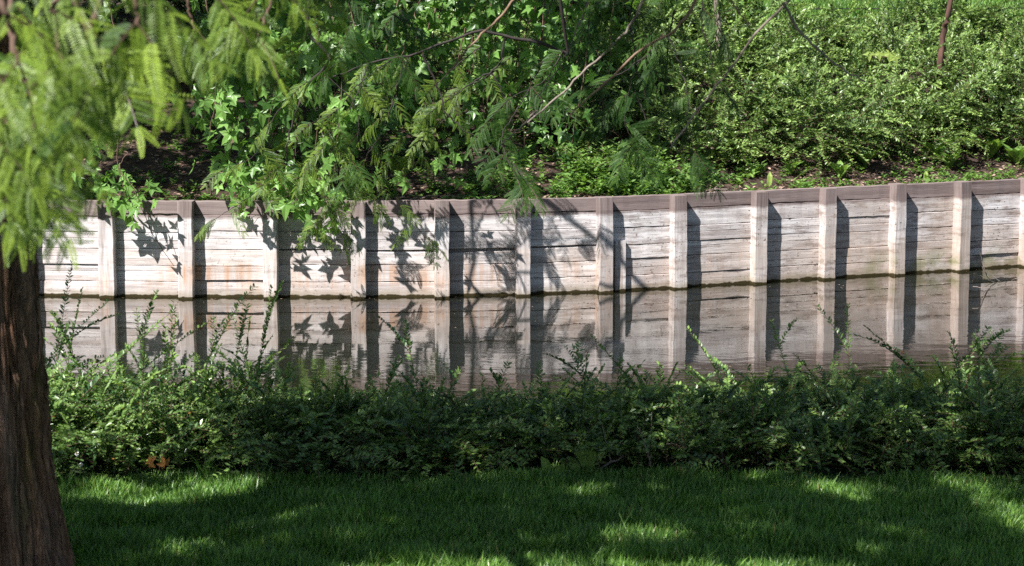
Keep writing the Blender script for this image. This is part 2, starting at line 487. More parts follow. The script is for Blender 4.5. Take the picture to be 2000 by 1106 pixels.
for i, P0 in enumerate(PP):
    t = tangent(P0[0]); wn = np.array([t[1], -t[0], 0])
    th = math.atan2(t[1], t[0]) + rn() * R(1.6)
    t = np.array([math.cos(th), math.sin(th), 0]); nrml = np.array([t[1], -t[0], 0])
    mb = MB(); gid += 1
    hw = 0.0375 + rn() * 0.0015; dp = 0.040
    D = {215: .055, 368: .067, 531: .07, 700: .065, 862: .070, 1018: .060, 1179: .052, 1321: .054, 1473: .055}.get(post_px[i], .060)
    top = 0.488 + rn() * 0.003
    if px_ := {1744: 0.497, 1321: 0.486, 1868: 0.494}.get(post_px[i]): top = px_
    # the right front corner stands D out from the planks
    c = P0 + wn * (D - hw * 0) - nrml * dp
    c = c + wn * (D - float(np.dot(c + t * hw + nrml * dp - P0, wn)))
    ln = t * rn() * 0.005 + wn * rn() * .003
    rounded_beam(mb, c + [0, 0, -0.4], c + [0, 0, top] + ln, i * 0.9, t * hw, -nrml * dp, 0.003, float(rnd()) * 0.9, 14, 0.0014, 0, gid)
    # shallow split lines on the face: thin sunken cracks are in the bump; a proud chip at the top on one
    mb.build('post', M['wood'], wall)
# short board standing against the planks by the middle post
P0 = wall_pt(1207); t = tangent(P0[0]); nrml = np.array([t[1], -t[0], 0])
mb = MB(); gid += 1
rounded_beam(mb, P0 + nrml * 0.016 + [0, 0, -0.3], P0 + nrml * 0.011 + t * 0.004 + [0, 0, 0.262], 3.3, t * 0.030, -nrml * 0.010, 0.0015, 0.3, 8, 0.0005, 0, gid)
o = mb.build('spacer_board', M['wood'], wall)
o["label"] = "short board standing against the planks beside a post"

# ------------------------------------------------------------------ leaf templates
def quads(vs, qs): return (np.array(vs, float), np.array(qs), None)
OVAL = quads([(0, 0, 0), (-.20, .28, .05), (-.21, .62, .06), (0, 1, 0), (.21, .62, .06), (.20, .28, .05)], [(0, 3, 2, 1), (0, 5, 4, 3)])
BROAD = quads([(0, 0, 0), (-.16, .3, .05), (-.17, .7, .0), (0, 1, -.18), (.17, .7, .0), (.16, .3, .05), (0, .35, .0), (0, .7, -.04)],
              [(0, 6, 1, 1), (1, 6, 7, 2), (2, 7, 3, 3), (0, 5, 6, 6), (5, 4, 7, 6), (4, 3, 7, 7)])
def fixq(T):
    V, Q, _ = T
    q = [tuple(x) for x in Q if len(set(x)) == 4]; t = []
    for x in Q:
        if len(set(x)) == 3:
            u = []
            for y in x:
                if y not in u: u.append(y)
            t.append(tuple(u))
    return (V, np.array(q) if q else None, np.array(t) if t else None)
BROAD = fixq(BROAD)
def star(curl, seed):
    r = random.Random(seed)
    out = []
    lobes = [(-128, .52), (-66, .80), (0, 1.0), (66, .80), (128, .52)]
    pts = []
    for a, l in lobes:
        a += r.uniform(-6, 6); l *= r.uniform(.9, 1.06)
        for da, f in ((-19, .60), (0, 1.0), (19, .60)):
            pts.append((math.radians(a + da * (1 if da else 0)), l * f))
        pts.append((math.radians(a + 32), .40))
    pts = pts[:-1]
    vs = [(0, 0, 0)] + [(math.sin(a) * l, math.cos(a) * l, -curl * l * l + (.05 if l < .4 else 0)) for a, l in pts]
    ts = [(0, i + 1, i) for i in range(1, len(pts))]
    V = np.array(vs, float); V[:, 1] += .0
    return (V, None, np.array(ts))
STARS = [star(.12, 1), star(.3, 2), star(.5, 3), star(.22, 4)]
def branchlet(pairs, droop, side, seed, nl=.155, nw=.042):
    r = random.Random(seed)
    vs = []; qs = []
    def c(y): return np.array([side * y * y, y, -droop * y * y])
    for k in range(8):                                        # its thin stem
        y = k / 7; p = c(y * .97); vs += [p + [-.006, 0, 0], p + [.006, 0, 0]]
        if k: b = 2 * k; qs.append((b - 2, b - 1, b + 1, b))
    for k in range(pairs):
        y = .04 + .93 * k / (pairs - 1)
        l = nl * (1 - .62 * max(0, (y - .45) / .55) ** 1.5) * (.75 + .25 * min(1, y * 6))
        for s in (-1, 1):
            p = c(y); d = np.array([s * math.cos(.42), math.sin(.42), r.uniform(-.15, .05)]) * l * r.uniform(.9, 1.1)
            wv = np.array([-s * .3, .95, 0]) * nw * .5
            b = len(vs); m_ = p + d * .5
            vs += [p, m_ - wv, p + d + np.array([0, 0, -.01]), m_ + wv]; qs.append((b, b + 1, b + 2, b + 3) if s > 0 else (b, b + 3, b + 2, b + 1))
    return (np.array(vs), np.array(qs), None)
BR = [branchlet(22, .16, .14, 1), branchlet(22, .42, -.12, 2), branchlet(20, .75, .06, 3), branchlet(21, .55, -.22, 4)]
BRC = [branchlet(8, .2, .05, 5, .24, .12), branchlet(8, .4, -.05, 6, .24, .12)]

def spray(mb, sb, P, length, blen, droopy=0.5, coarse=False, tint=(0.2, 0.8), plane=None, pairs=None):
    """one feathery redwood spray: a twig starting at P=(pos, dir), branchlets in a plane either side"""
    pos, d = P
    d = nrm(np.asarray(d, float))
    n = pairs or max(4, int(length / (blen * 0.20)))
    t = np.linspace(0, 1, 7)[:, None]
    path = pos + d * length * t + np.array([0, 0, -1.]) * length * droopy * 0.5 * t * t
    tan = nrm(np.gradient(path, axis=0))
    up = np.array([0, 0, 1.]) if plane is None else plane
    up = nrm(up + rn(3) * 0.25)
    if sb is not None: tubes(sb, path, np.linspace(0.0016, 0.0006, 7)[None], 3, 0.99)
    tt = np.linspace(.06, 1, n)
    bp = np.stack([np.interp(tt, t[:, 0], path[:, c]) for c in range(3)], -1)
    bt = nrm(np.stack([np.interp(tt, t[:, 0], tan[:, c]) for c in range(3)], -1))
    side = nrm(np.cross(bt, up))
    T = BRC if coarse else BR
    for s in (-1, 1):
        dd = nrm(bt * 0.62 + side * s * 0.80 + rn(n, 3) * 0.10 + np.array([0, 0, -.28 * droopy]))
        sc = blen * (1 - .45 * tt ** 2) * (.6 + .4 * np.minimum(1, tt * 4)) * (.85 + .3 * rnd(n))
        Rm = frames(dd, np.broadcast_to(up, dd.shape) + rn(n, 3) * .15)
        tn = tint[0] + (tint[1] - tint[0]) * np.clip(rnd(n) * .6 + .4 * rnd(), 0, 1)
        w_ = rng.integers(0, len(T), n)
        for k in range(len(T)):
            m_ = w_ == k
            mb.inst(T[k], bp[m_], Rm[m_], sc[m_], tn[m_])
    mb.inst(T[0], bp[-1:], frames(bt[-1:], up[None]), blen * .6, min(.94, tint[1]))

# ------------------------------------------------------------------ shade bookkeeping: sun patches on the lawn and hedge
KX, KY = 0.85 / 1.5, 1.0 / 1.5
def sunplane(p):                                               # where a point's shadow falls at z = 0.2
    p = np.asarray(p, float)
    h = p[..., 2] - 0.2
    return np.stack([p[..., 0] + KX * h, p[..., 1] + KY * h], -1)
LIT = []
def lit_ground(px, py, rx, ry):
    c = atz(px, py, 0.19); e = atz(px + rx, py, 0.19); f0 = atz(px, py + ry, 0.19); f1 = atz(px, py - ry, 0.19)
    LIT.append((c[0], c[1], abs(e[0] - c[0]), abs(f1[1] - f0[1]) / 2))
for a in [(500, 998, 85, 17), (120, 1068, 80, 26), (330, 956, 250, 18), (1010, 1060, 40, 26), (1290, 1050, 60, 16), (760, 1010, 26, 10), (1180, 1000, 22, 8), (1420, 1000, 24, 8), (640, 1050, 26, 9), (1760, 1040, 30, 12), (1650, 958, 90, 16),
          (1965, 985, 60, 50), (1130, 962, 60, 10), (830, 958, 40, 8), (720, 1090, 30, 12), (1900, 950, 60, 10), (1560, 1095, 60, 14), (380, 1095, 30, 12),
          (-150, 1000, 120, 60), (2200, 1040, 120, 50)]: lit_ground(*a)
def lit_at(px, py, rx, ry, Y):
    c = at(px, py, Y); q_ = sunplane(c); e = at(px + rx, py, Y)
    LIT.append((q_[0], q_[1], abs(e[0] - c[0]), ry))
for a in [(110, 780, 110, .34, 6.5), (260, 820, 150, .30, 6.5), (180, 880, 140, .16, 6.4), (420, 800, 100, .16, 6.65), (395, 880, 90, .09, 6.4), (490, 905, 60, .07, 6.35), (640, 800, 40, .05, 6.8), (1065, 840, 32, .07, 6.5),
          (1000, 800, 36, .05, 6.8), (1500, 770, 60, .06, 7.1), (1700, 760, 90, .08, 7.15), (1900, 760, 100, .12, 7.1), (1430, 810, 40, .04, 6.8), (1240, 765, 50, .05, 7.1),
          (940, 70, 80, .10, 6.0), (1120, 150, 90, .13, 6.2), (1260, 90, 80, .10, 5.8), (1200, 90, 60, .08, 6.2), (1450, 100, 90, .08, 5.6), (10, 600, 55, .13, 5.08), (30, 760, 30, .11, 5.08), (0, 860, 30, .08, 5.08)]: lit_at(*a)
LIT = np.array(LIT)
def in_lit(xy, grow=1.0):
    d = ((xy[:, None, 0] - LIT[None, :, 0]) / (LIT[None, :, 2] * grow)) ** 2 + ((xy[:, None, 1] - LIT[None, :, 1]) / (LIT[None, :, 3] * grow)) ** 2
    return (d < 1).any(1)

# ------------------------------------------------------------------ near redwood: trunk at the left edge, crown overhead
TX, TY = -1.272, 5.2
redwood = empty('redwood_tree', (TX, TY, LAWN), 'redwood with shaggy red brown trunk at left of lawn and blurred feathery leaves above', 'tree')
def trunk_mesh(cx, cy, z0, z1, r_top, r_mid, flare, na=300, nz=230, seed=0.0, amp=1.0):
    mb = MB()
    zz = z0 + (z1 - z0) * np.linspace(0, 1, nz) ** 1.5
    V = []; T_ = []
    for z in zz:
        f = (z - z0) / (z1 - z0); h = z - z0
        base = r_mid + (r_top - r_mid) * f
        for a_ in range(na):
            a = a_ / na * 2 * math.pi
            ca, sa = math.cos(a), math.sin(a)
            but = 0.5 + 0.5 * math.cos(a * 5 + 1.1 + seed)
            r = base + flare * math.exp(-h * 4.2) * (0.55 + 0.75 * but) + 0.030 * math.exp(-h * 1.2)
            tw = z * 0.25
            q0 = Vector((ca * 3.4 + seed, sa * 3.4, z * 0.9))
            wv = mnoise.noise(q0) * 0.35
            p1 = Vector(((math.cos(a + wv + tw)) * 8.5, (math.sin(a + wv + tw)) * 8.5, z * 1.5 + seed))
            n1 = 1 - abs(mnoise.noise(p1)) * 2.4
            p2 = Vector((ca * 24, sa * 24, z * 5.0 + seed))
            n2 = 1 - abs(mnoise.noise(p2)) * 2.2
            n3 = 1 - abs(mnoise.noise(Vector((math.cos(a + wv * 1.5) * 15, math.sin(a + wv * 1.5) * 15, z * 3.2 + 5)))) * 2.6
            d = (0.009 * n1 + 0.0055 * n3 + 0.003 * n2) * amp
            V.append((cx + ca * (r + d), cy + sa * (r + d), z)); T_.append(min(1, max(0, 0.50 + 0.35 * n1 + 0.25 * n3)))
    i = np.arange(nz - 1)[:, None] * na; j = np.arange(na)[None]; j2 = (j + 1) % na
    mb.add(V, np.stack([i + j, i + j2, i + na + j2, i + na + j], -1).reshape(-1, 4), None, np.array(T_))
    if amp > 1.5:                                              # shreds of bark lifting off
        Va = np.array(V).reshape(nz, na, 3)
        for _ in range(420):
            j0 = rng.integers(0, na); i0 = int(rng.integers(0, int(nz * .55))); Ls = rng.uniform(.05, .30)
            zc = zz[i0]; w_ = rng.uniform(.0025, .0075); lift = rng.uniform(.002, .010); drift = rng.uniform(-.10, .10)
            ps = []
            for u in np.linspace(0, 1, 7):
                z_ = zc + u * Ls; ii = min(nz - 1, int(np.searchsorted(zz, z_))); jj = int(j0 + drift * u * na * .15) % na
                p = Va[ii, jj]; o = np.array([p[0] - cx, p[1] - cy, 0]); o = o / np.linalg.norm(o)
                tg = np.array([-o[1], o[0], 0]); q = np.array([p[0], p[1], z_]) + o * (.002 + lift * (2 * u - 1) ** 2 * (1 if u > .5 else .4))
                ww = w_ * (1 - .75 * abs(2 * u - 1) ** 2)
                ps += [q - tg * ww, q + tg * ww + o * .0015]
            mb.add(ps, [(2 * k, 2 * k + 1, 2 * k + 3, 2 * k + 2) for k in range(6)], None, rng.uniform(.6, 1.0))
    return mb
trunk_mesh(TX, TY, LAWN - 0.05, 6.2, 0.04, 0.106, 0.075, amp=2.0).build('trunk', M['bark'], redwood, True)

def limb(parent, pts, r0, r1, mat, n=24, name='branch', sides=7, wob=0.006):
    P = spline(pts, n); P[1:-1] += rn(n - 2, 3) * wob
    b = MB(); tubes(b, P, np.linspace(r0, r1, n)[None], sides, 0.5)
    b.build(name, M[mat], parent, True)
    return P
# limbs reaching over the lawn (above the picture), then the hanging branches that drop into it
top = np.array([TX, TY, 2.3])
limbsA = []
limbsA.append(limb(redwood, [(TX, TY, 2.1), (-1.15, 4.3, 2.15), (-0.85, 3.4, 1.98), (-0.62, 2.9, 1.80)], 0.035, 0.010, 'bark'))
limbsA.append(limb(redwood, [(TX, TY, 2.4), (-1.0, 4.6, 2.5), (-0.6, 3.9, 2.2), (-0.35, 3.6, 1.85)], 0.03, 0.008, 'bark'))
for (dx, dy, z0, dz) in [(-1.9, -1.5, 3.1, .5), (-.9, -2.4, 3.4, .4), (.7, -1.9, 3.0, .5), (1.5, -.7, 3.3, .5), (-1.9, .3, 3.6, .4), (.9, 1.0, 4.2, .3), (-.4, 1.3, 4.0, .3),
                         (1.2, -1.5, 4.2, .3), (-1.5, -1.1, 4.4, .3), (-2.6, -2.2, 3.2, .4), (2.2, -2.4, 3.4, .35)]:
    limb(redwood, [(TX, TY, z0), (TX + dx * .5, TY + dy * .5, z0 + dz * .8), (TX + dx, TY + dy, z0 + dz)], 0.03, 0.006, 'bark', 14)

fmb = MB(); smb = fmb
def hang(parent, ctrl, spacing, slen, blen, fm, sm, mat='twig', r0=.005, r1=.0015, droopy=.6, tint=(.2, .9), dirs=None, spread_=1.0, pairs=None, start=0.0):
    """a drooping branch through (px, py, depth) points with sprays along it"""
    pts = [at(*c) for c in ctrl]
    P = limb(parent, pts, r0, r1, mat, 26, 'branch', 5, 0.002)
    L = np.linalg.norm(np.diff(P, axis=0), axis=1).sum()
    n = max(2, int(L / spacing))
    s = 1
    for u in np.linspace(start, 1, n):
        k = min(len(P) - 2, int(u * (len(P) - 1)))
        tan = nrm(P[k + 1] - P[k]); s = -s
        side = np.array([s * (0.6 + .4 * rnd()), (rnd() - .5) * 1.2, -0.15 - .5 * rnd()])
        d = nrm(tan * .35 + side * spread_)
        spray(fm, sm, (P[k], d), slen * (.65 + .6 * rnd()), blen, droopy, False, tint, nrm(np.array([0.1, -.75, .65]) + rn(3) * .35), pairs)
    spray(fm, sm, (P[-1], nrm(P[-1] - P[-3])), slen * .8, blen, droopy, False, tint, np.array([0, -.7, .7]))
    return P
A_ = dict(spacing=.07, slen=.10, blen=.080, fm=fmb, sm=smb, r0=.006, r1=.002, tint=(.0, .92))
for ctrl in [
    [(40, -160, 3.2), (20, 40, 3.1), (50, 150, 3.0), (70, 230, 2.95), (60, 300, 2.95)],
    [(-120, -60, 3.0), (-60, 90, 3.0), (-20, 180, 2.9), (0, 290, 2.9)],
    [(230, -120, 2.9), (200, 0, 2.8), (175, 60, 2.75), (165, 120, 2.75)],
    [(290, -160, 2.7), (270, -60, 2.6), (265, 0, 2.6), (270, 50, 2.6)],
    [(130, -120, 2.7), (110, -20, 2.6), (110, 60, 2.6), (120, 130, 2.6)],
    [(-60, -100, 2.6), (0, 0, 2.5), (20, 60, 2.5), (40, 130, 2.5)],
    [(120, -60, 3.4), (180, 80, 3.4), (210, 110, 3.35), (235, 160, 3.3)],
    [(-100, 100, 3.5), (-30, 200, 3.5), (20, 250, 3.4), (40, 320, 3.4)],
    [(40, 100, 3.6), (70, 200, 3.6), (80, 250, 3.6), (85, 290, 3.6)],
    [(-140, 200, 3.2), (-70, 270, 3.2), (-30, 300, 3.2), (-10, 340, 3.2)]]:
    hang(redwood, ctrl, **A_)
A2 = dict(spacing=.08, slen=.08, blen=.072, fm=fmb, sm=smb, r0=.005, r1=.002, tint=(.0, .8))
for ctrl in [
    [(420, -180, 3.6), (410, -90, 3.5), (420, -40, 3.5), (425, 0, 3.5)],
    [(500, -180, 3.8), (480, -100, 3.7), (490, -50, 3.7), (500, 10, 3.7)],
    [(560, -140, 4.2), (540, -30, 4.1), (520, 30, 4.0), (505, 80, 4.0)],
    [(650, -140, 4.6), (620, -40, 4.5), (615, 10, 4.5), (630, 50, 4.5)],
    [(370, -140, 4.2), (360, -40, 4.2), (370, 20, 4.2), (380, 60, 4.2)]]:
    hang(redwood, ctrl, **A2)
fmb.build('foliage', M['redwood'], redwood)
# the rest of the crown, overhead and beside the camera's view: fronds placed to shade lawn and hedge, gaps cut for sun patches
cmb = MB()
N = 30000
tgt = np.stack([rng.uniform(-2.9, 2.6, N), rng.uniform(3.9, 7.65, N)], -1)
tgt = np.vstack([tgt, np.stack([rng.uniform(-3.0, 2.4, N // 5), rng.uniform(5.0, 6.9, N // 5)], -1)])
h = rng.uniform(2.3, 4.3, len(tgt))
pos = np.stack([tgt[:, 0] - KX * h, tgt[:, 1] - KY * h, h + 0.2], -1)
clump = np.array([mnoise.noise(Vector((p[0] * 2.2, p[1] * 2.2, p[2] * 1.2))) for p in pos])
keep = ~in_lit(tgt, 1.22) & ((clump > -.30) | (rnd(len(tgt)) < .35))
qa = pos[:, :2] + np.array([KX, KY]) * (pos[:, 2:3] - 1.4)
hole = np.array([mnoise.noise(Vector((a * 11, b * 11, 7))) for a, b in tgt])
keep &= ~((tgt[:, 1] > 6.05) & (hole > .03) & (rnd(len(tgt)) < .93)) & ~((hole > .34) & (rnd(len(tgt)) < .8))
keep &= ~((qa[:, 0] > -1.15) & (qa[:, 0] < 0.15) & (qa[:, 1] > 1.6) & (qa[:, 1] < 4.5))
pos = pos[keep]
dd = nrm(rn(len(pos), 3) * np.array([1, 1, .35]) + np.array([0, 0, -.15]))
sc = .12 * (.8 + .6 * rnd(len(pos)))
Rm = frames(dd, -SUNV + rn(len(pos), 3) * .5)
w_ = rng.integers(0, 2, len(pos))
for k in range(2): cmb.inst(BRC[k], pos[w_ == k], Rm[w_ == k], sc[w_ == k], rnd((w_ == k).sum()))
cmb.build('crown', M['redwood'], redwood)

# ------------------------------------------------------------------ second redwood, standing to the right; its limbs hang over the water
RX, RY = 2.95, 6.7
red2 = empty('redwood_tree', (RX, RY, LAWN), 'redwood whose dark limbs and drooping sprays hang over the water before the wall', 'tree')
trunk_mesh(RX, RY, LAWN - .05, 5.5, .03, .11, .08, 72, 80, 3.0).build('trunk', M['bark'], red2, True)
limb(red2, [(RX, RY, 2.6), (1.9, 8.0, 2.75), (.9, 9.2, 2.5), (.2, 10.0, 2.0), at(1110, 105, 10.3)], .024, .007, 'darkbranch')
limb(red2, [(RX, RY, 2.3), (2.1, 7.0, 2.4), (1.2, 7.2, 2.2), (.6, 7.3, 1.9)], .03, .008, 'darkbranch')
limb(red2, [(RX, RY, 3.1), (1.5, 7.6, 2.9), (0.0, 9.0, 2.6), (-.9, 10.0, 2.2), at(600, 60, 10.2)], .03, .007, 'darkbranch')
f2, fd = MB(), MB(); s2 = f2
darkb = [([(1110, 105), (1050, 85), (1000, 72), (940, 62), (880, 80), (800, 108), (720, 125), (650, 150)], 10.3, .010, .004),
         [[(600, 60), (640, 120), (600, 165), (578, 220), (565, 270), (555, 330)], 10.2, .009, .003],
         [[(985, 75), (978, 120), (940, 150), (900, 178), (860, 205)], 10.2, .006, .002],
         [[(825, 105), (850, 160), (872, 220), (905, 250), (965, 290)], 10.1, .006, .002],
         [[(790, 110), (770, 190), (750, 250), (715, 310)], 10.4, .006, .002],
         [[(960, 140), (985, 190), (990, 210)], 10.2, .004, .002]]
for ctrl, Y, r0, r1 in darkb:
    limb(red2, [at(a, b, Y) for a, b in ctrl], r0, r1, 'darkbranch', 22, 'branch', 6, .004)
C_ = dict(spacing=.095, slen=.12, blen=.07, fm=f2, sm=s2, mat='darkbranch', r0=.003, r1=.001, tint=(.0, .65))
for ctrl in [
    [(720, 125, 10.2), (690, 200, 10.1), (650, 260, 10.0), (600, 330, 10.0)],
    [(800, 108, 10.6), (780, 160, 10.6), (740, 240, 10.6), (700, 350, 10.7)],
    [(565, 270, 10.2), (590, 340, 10.3), (640, 400, 10.4), (672, 465, 10.5)],
    [(555, 320, 10.2), (530, 350, 10.4), (480, 390, 10.5), (415, 430, 10.6)],
    [(715, 310, 10.3), (745, 360, 10.4), (790, 410, 10.5), (832, 470, 10.55)],
    [(640, 260, 10.2), (660, 330, 10.3), (650, 400, 10.5), (600, 450, 10.7)],
    [(860, 205, 10.6), (820, 230, 10.6), (790, 270, 10.65), (760, 310, 10.7)],
    [(600, 160, 10.1), (540, 220, 10.1), (500, 300, 10.1), (440, 330, 10.1)],
    [(900, 180, 10.6), (880, 220, 10.6), (850, 250, 10.6), (810, 290, 10.7)],
    [(940, 90, 10.6), (890, 130, 10.6), (860, 160, 10.6), (830, 200, 10.6)], [(1000, 110, 10.55), (950, 150, 10.6), (910, 170, 10.6), (870, 190, 10.6)],
    [(760, 120, 10.0), (700, 165, 10.0), (660, 215, 10.0), (610, 240, 10.0)],
    [(690, 300, 10.3), (700, 360, 10.5), (730, 400, 10.6)],
    ]:
    hang(red2, ctrl, **C_)
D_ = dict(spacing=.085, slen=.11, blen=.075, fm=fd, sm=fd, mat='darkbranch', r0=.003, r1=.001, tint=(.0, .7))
for ctrl in [
    [(1260, -60, 7.2), (1230, 30, 7.2), (1240, 120, 7.1), (1200, 200, 7.1)],
    [(1380, -60, 7.0), (1370, 40, 7.0), (1390, 130, 7.0), (1360, 230, 7.0)],
    [(1330, -40, 7.4), (1310, 60, 7.4), (1300, 150, 7.4), (1290, 240, 7.4)],
    [(1060, 120, 8.4), (1020, 200, 8.4), (980, 270, 8.3), (1010, 350, 8.2)],
    [(960, 290, 8.4), (1000, 320, 8.3), (1035, 365, 8.2)],
    [(1240, 180, 7.6), (1260, 240, 7.6), (1230, 290, 7.6)],
    [(1350, 180, 7.2), (1340, 240, 7.2), (1355, 300, 7.2)],
    [(1440, -60, 6.6), (1410, 0, 6.6), (1400, 60, 6.6)],
    [(700, -60, 6.4), (720, -10, 6.4), (770, 30, 6.4)],
    [(1230, -60, 6.0), (1190, -20, 6.0), (1160, 20, 6.0)],
    [(1300, 60, 7.6), (1260, 110, 7.6), (1200, 150, 7.6), (1150, 170, 7.6)]]:
    hang(red2, ctrl, **D_)
E_ = dict(spacing=.09, slen=.13, blen=.08, fm=fd, sm=fd, mat='darkbranch', r0=.003, r1=.001, tint=(.0, .8))
for ctrl in [
    [(700, -60, 9.2), (680, 20, 9.2), (690, 80, 9.2), (640, 140, 9.2)],
    [(640, 150, 9.3), (690, 200, 9.3), (700, 260, 9.3), (680, 320, 9.3)],
    [(1100, 100, 9.0), (1060, 160, 9.0), (1000, 190, 9.0), (950, 240, 9.0)],
    [(780, 20, 9.2), (800, 60, 9.2), (770, 110, 9.2)],
    [(1280, 60, 8.6), (1240, 140, 8.6), (1220, 230, 8.6), (1240, 280, 8.6)]]:
    hang(red2, ctrl, **E_)
f2.build('foliage', M['redwood'], red2)
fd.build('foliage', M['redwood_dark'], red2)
bare = [([(1020, -20), (985, 25), (945, 62), (900, 112), (872, 145)], 6.0, .0045, 'orangetwig'),
        ([(1265, -20), (1235, 45), (1200, 85), (1140, 140), (1090, 190), (1030, 240)], 6.2, .0050, 'greytwig'),
        ([(1155, -20), (1140, 30), (1118, 75), (1100, 120), (1068, 165), (1050, 190)], 6.4, .0036, 'greytwig'),
        ([(1372, -20), (1335, 40), (1305, 68), (1250, 100), (1195, 150), (1150, 190), (1112, 228)], 5.8, .0050, 'orangetwig'),
        ([(1565, -40), (1535, 8), (1490, 50), (1430, 130), (1390, 180), (1345, 240), (1310, 290)], 5.6, .0042, 'greytwig'),
        ([(1530, 5), (1555, 50), (1590, 90), (1640, 130), (1690, 160)], 5.5, .0048, 'greytwig'),
        ([(1415, -20), (1440, 20), (1465, 52)], 5.4, .0036, 'orangetwig'),
        ([(1305, 68), (1322, 110), (1338, 160), (1346, 220)], 5.8, .0028, 'greytwig'),
        ([(1060, 200), (1020, 245), (975, 285)], 6.4, .0040, 'greytwig'),
        ]
for ctrl, Y, r0, mt in bare:
    limb(red2, [at(a, b, Y) for a, b in ctrl], r0 * .92, r0 * .5, mt, 22, 'bare_branch', 6, .0018)
# its own crown, up and beside
cmb = MB(); N = 5000
pos = np.stack([RX + rn(N) * .75, RY - .2 + rn(N) * .75, rng.uniform(2.6, 5.4, N)], -1)
dd = nrm(rn(N, 3) * np.array([1, 1, .4])); Rm = frames(dd, np.array([0, 0, 1.]) + rn(N, 3) * .5)
cmb.inst(BRC[0], pos, Rm, .10 + .06 * rnd(N), rnd(N))
for (px_, py_, Y, sx, n_) in [(0, 0, 0, 0, 0)]: pass
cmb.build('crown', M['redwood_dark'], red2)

# ------------------------------------------------------------------ sweetgum on the far bank
GX, GY = -3.35, 13.0
gz = float(bank_z(GX, GY))
gum = empty('sweetgum_tree', (GX, GY, gz), 'sweetgum with bright star shaped leaves dangling in front of the wall at left', 'tree')
trunk_mesh(GX, GY, gz - .05, 6.0, .04, .10, .05, 64, 70, 7.0, .5).build('trunk', M['greytwig'], gum, True)
gm = MB(); gs_ = gm
def star_cluster(centre, n, spread, size=.055, tint=(.3, 1.0), face=None, droop=.5):
    p = centre + rn(n, 3) * np.asarray(spread)
    d = nrm(np.stack([rn(n) * .7, rn(n) * .35, -droop - .5 * rnd(n)], -1))
    up = nrm(np.array([-.25, -.85, .5]) + rn(n, 3) * .38)
    sc = size * 1.3 * (.65 + .5 * rnd(n))
    tn = np.minimum(.94, tint[0] + (tint[1] - tint[0]) * rnd(n))
    Rm = frames(d, up); w_ = rng.integers(0, 4, n)
    for k in range(4): gm.inst(STARS[k], p[w_ == k], Rm[w_ == k], sc[w_ == k], tn[w_ == k])
    q0 = centre + (p - centre) * .25 + [0, 0, .02]
    path = np.stack([q0, (q0 + p) / 2 + [0, 0, .015], p], 1)
    tubes(gs_, path, np.array([[.0011, .0009, .0007]]), 3, .99)
def gum_twig(ctrl, every, n, spread, r0=.005, size=.055, tint=(.3, 1.0), mat='twig', part='branch'):
    P = limb(gum, [at(*c) for c in ctrl], r0, .0014, mat, 24, part, 5, .003)
    L = np.linalg.norm(np.diff(P, axis=0), axis=1).sum()
    for u in np.arange(every * .5, L, every):
        k = min(len(P) - 1, int(u / L * (len(P) - 1)))
        star_cluster(P[k], n, spread, size, tint)
    return P
limb(gum, [(GX, GY, 2.6), (-2.6, 12.2, 3.0), (-1.9, 11.5, 2.4), at(520, -60, 11.2)], .03, .010, 'greytwig')
limb(gum, [(GX, GY, 2.3), (-3.0, 12.0, 2.6), (-2.5, 11.3, 2.1), at(200, -40, 11.0)], .03, .010, 'greytwig')
limb(gum, [(GX, GY, 3.0), (-1.9, 13.0, 3.4), (-.8, 12.6, 2.7), at(860, -80, 12.2)], .03, .010, 'greytwig')
limb(gum, [(GX, GY, 3.4), (-1.2, 13.4, 3.8), (.0, 12.9, 2.9), at(1080, -80, 12.4)], .03, .010, 'greytwig')
gum_twig([(520, -60, 11.2), (500, 60, 11.1), (490, 120, 11.0), (440, 180, 10.95), (385, 235, 10.9)], .085, 5, (.05, .05, .045), .006)
gum_twig([(495, 110, 11.0), (455, 150, 11.0), (400, 200, 10.9), (380, 260, 10.9)], .10, 4, (.04, .04, .05), .004)
gum_twig([(200, -40, 11.0), (235, 120, 11.0), (230, 300, 10.9), (245, 385, 10.87)], .40, 2, (.04, .03, .03), .004)
star_cluster(at(243, 395, 10.87), 9, (.045, .03, .04), .062, (.6, 1))
star_cluster(at(185, 345, 10.9), 8, (.06, .04, .035), .055, (.4, 1))
star_cluster(at(180, 270, 10.9), 6, (.045, .04, .04), .055, (.4, 1))
star_cluster(at(225, 340, 10.95), 4, (.04, .04, .03), .05)
gum_twig([(250, 300, 10.9), (232, 330, 10.88), (262, 370, 10.86), (300, 460, 10.86), (340, 520, 10.9)], 9.0, 1, (.01, .01, .01), .0022)
star_cluster(at(395, 100, 11.0), 4, (.04, .04, .03), .045); star_cluster(at(150, 180, 10.9), 3, (.03, .03, .03), .05)
star_cluster(at(530, 60, 11.3), 5, (.06, .05, .06), .05)
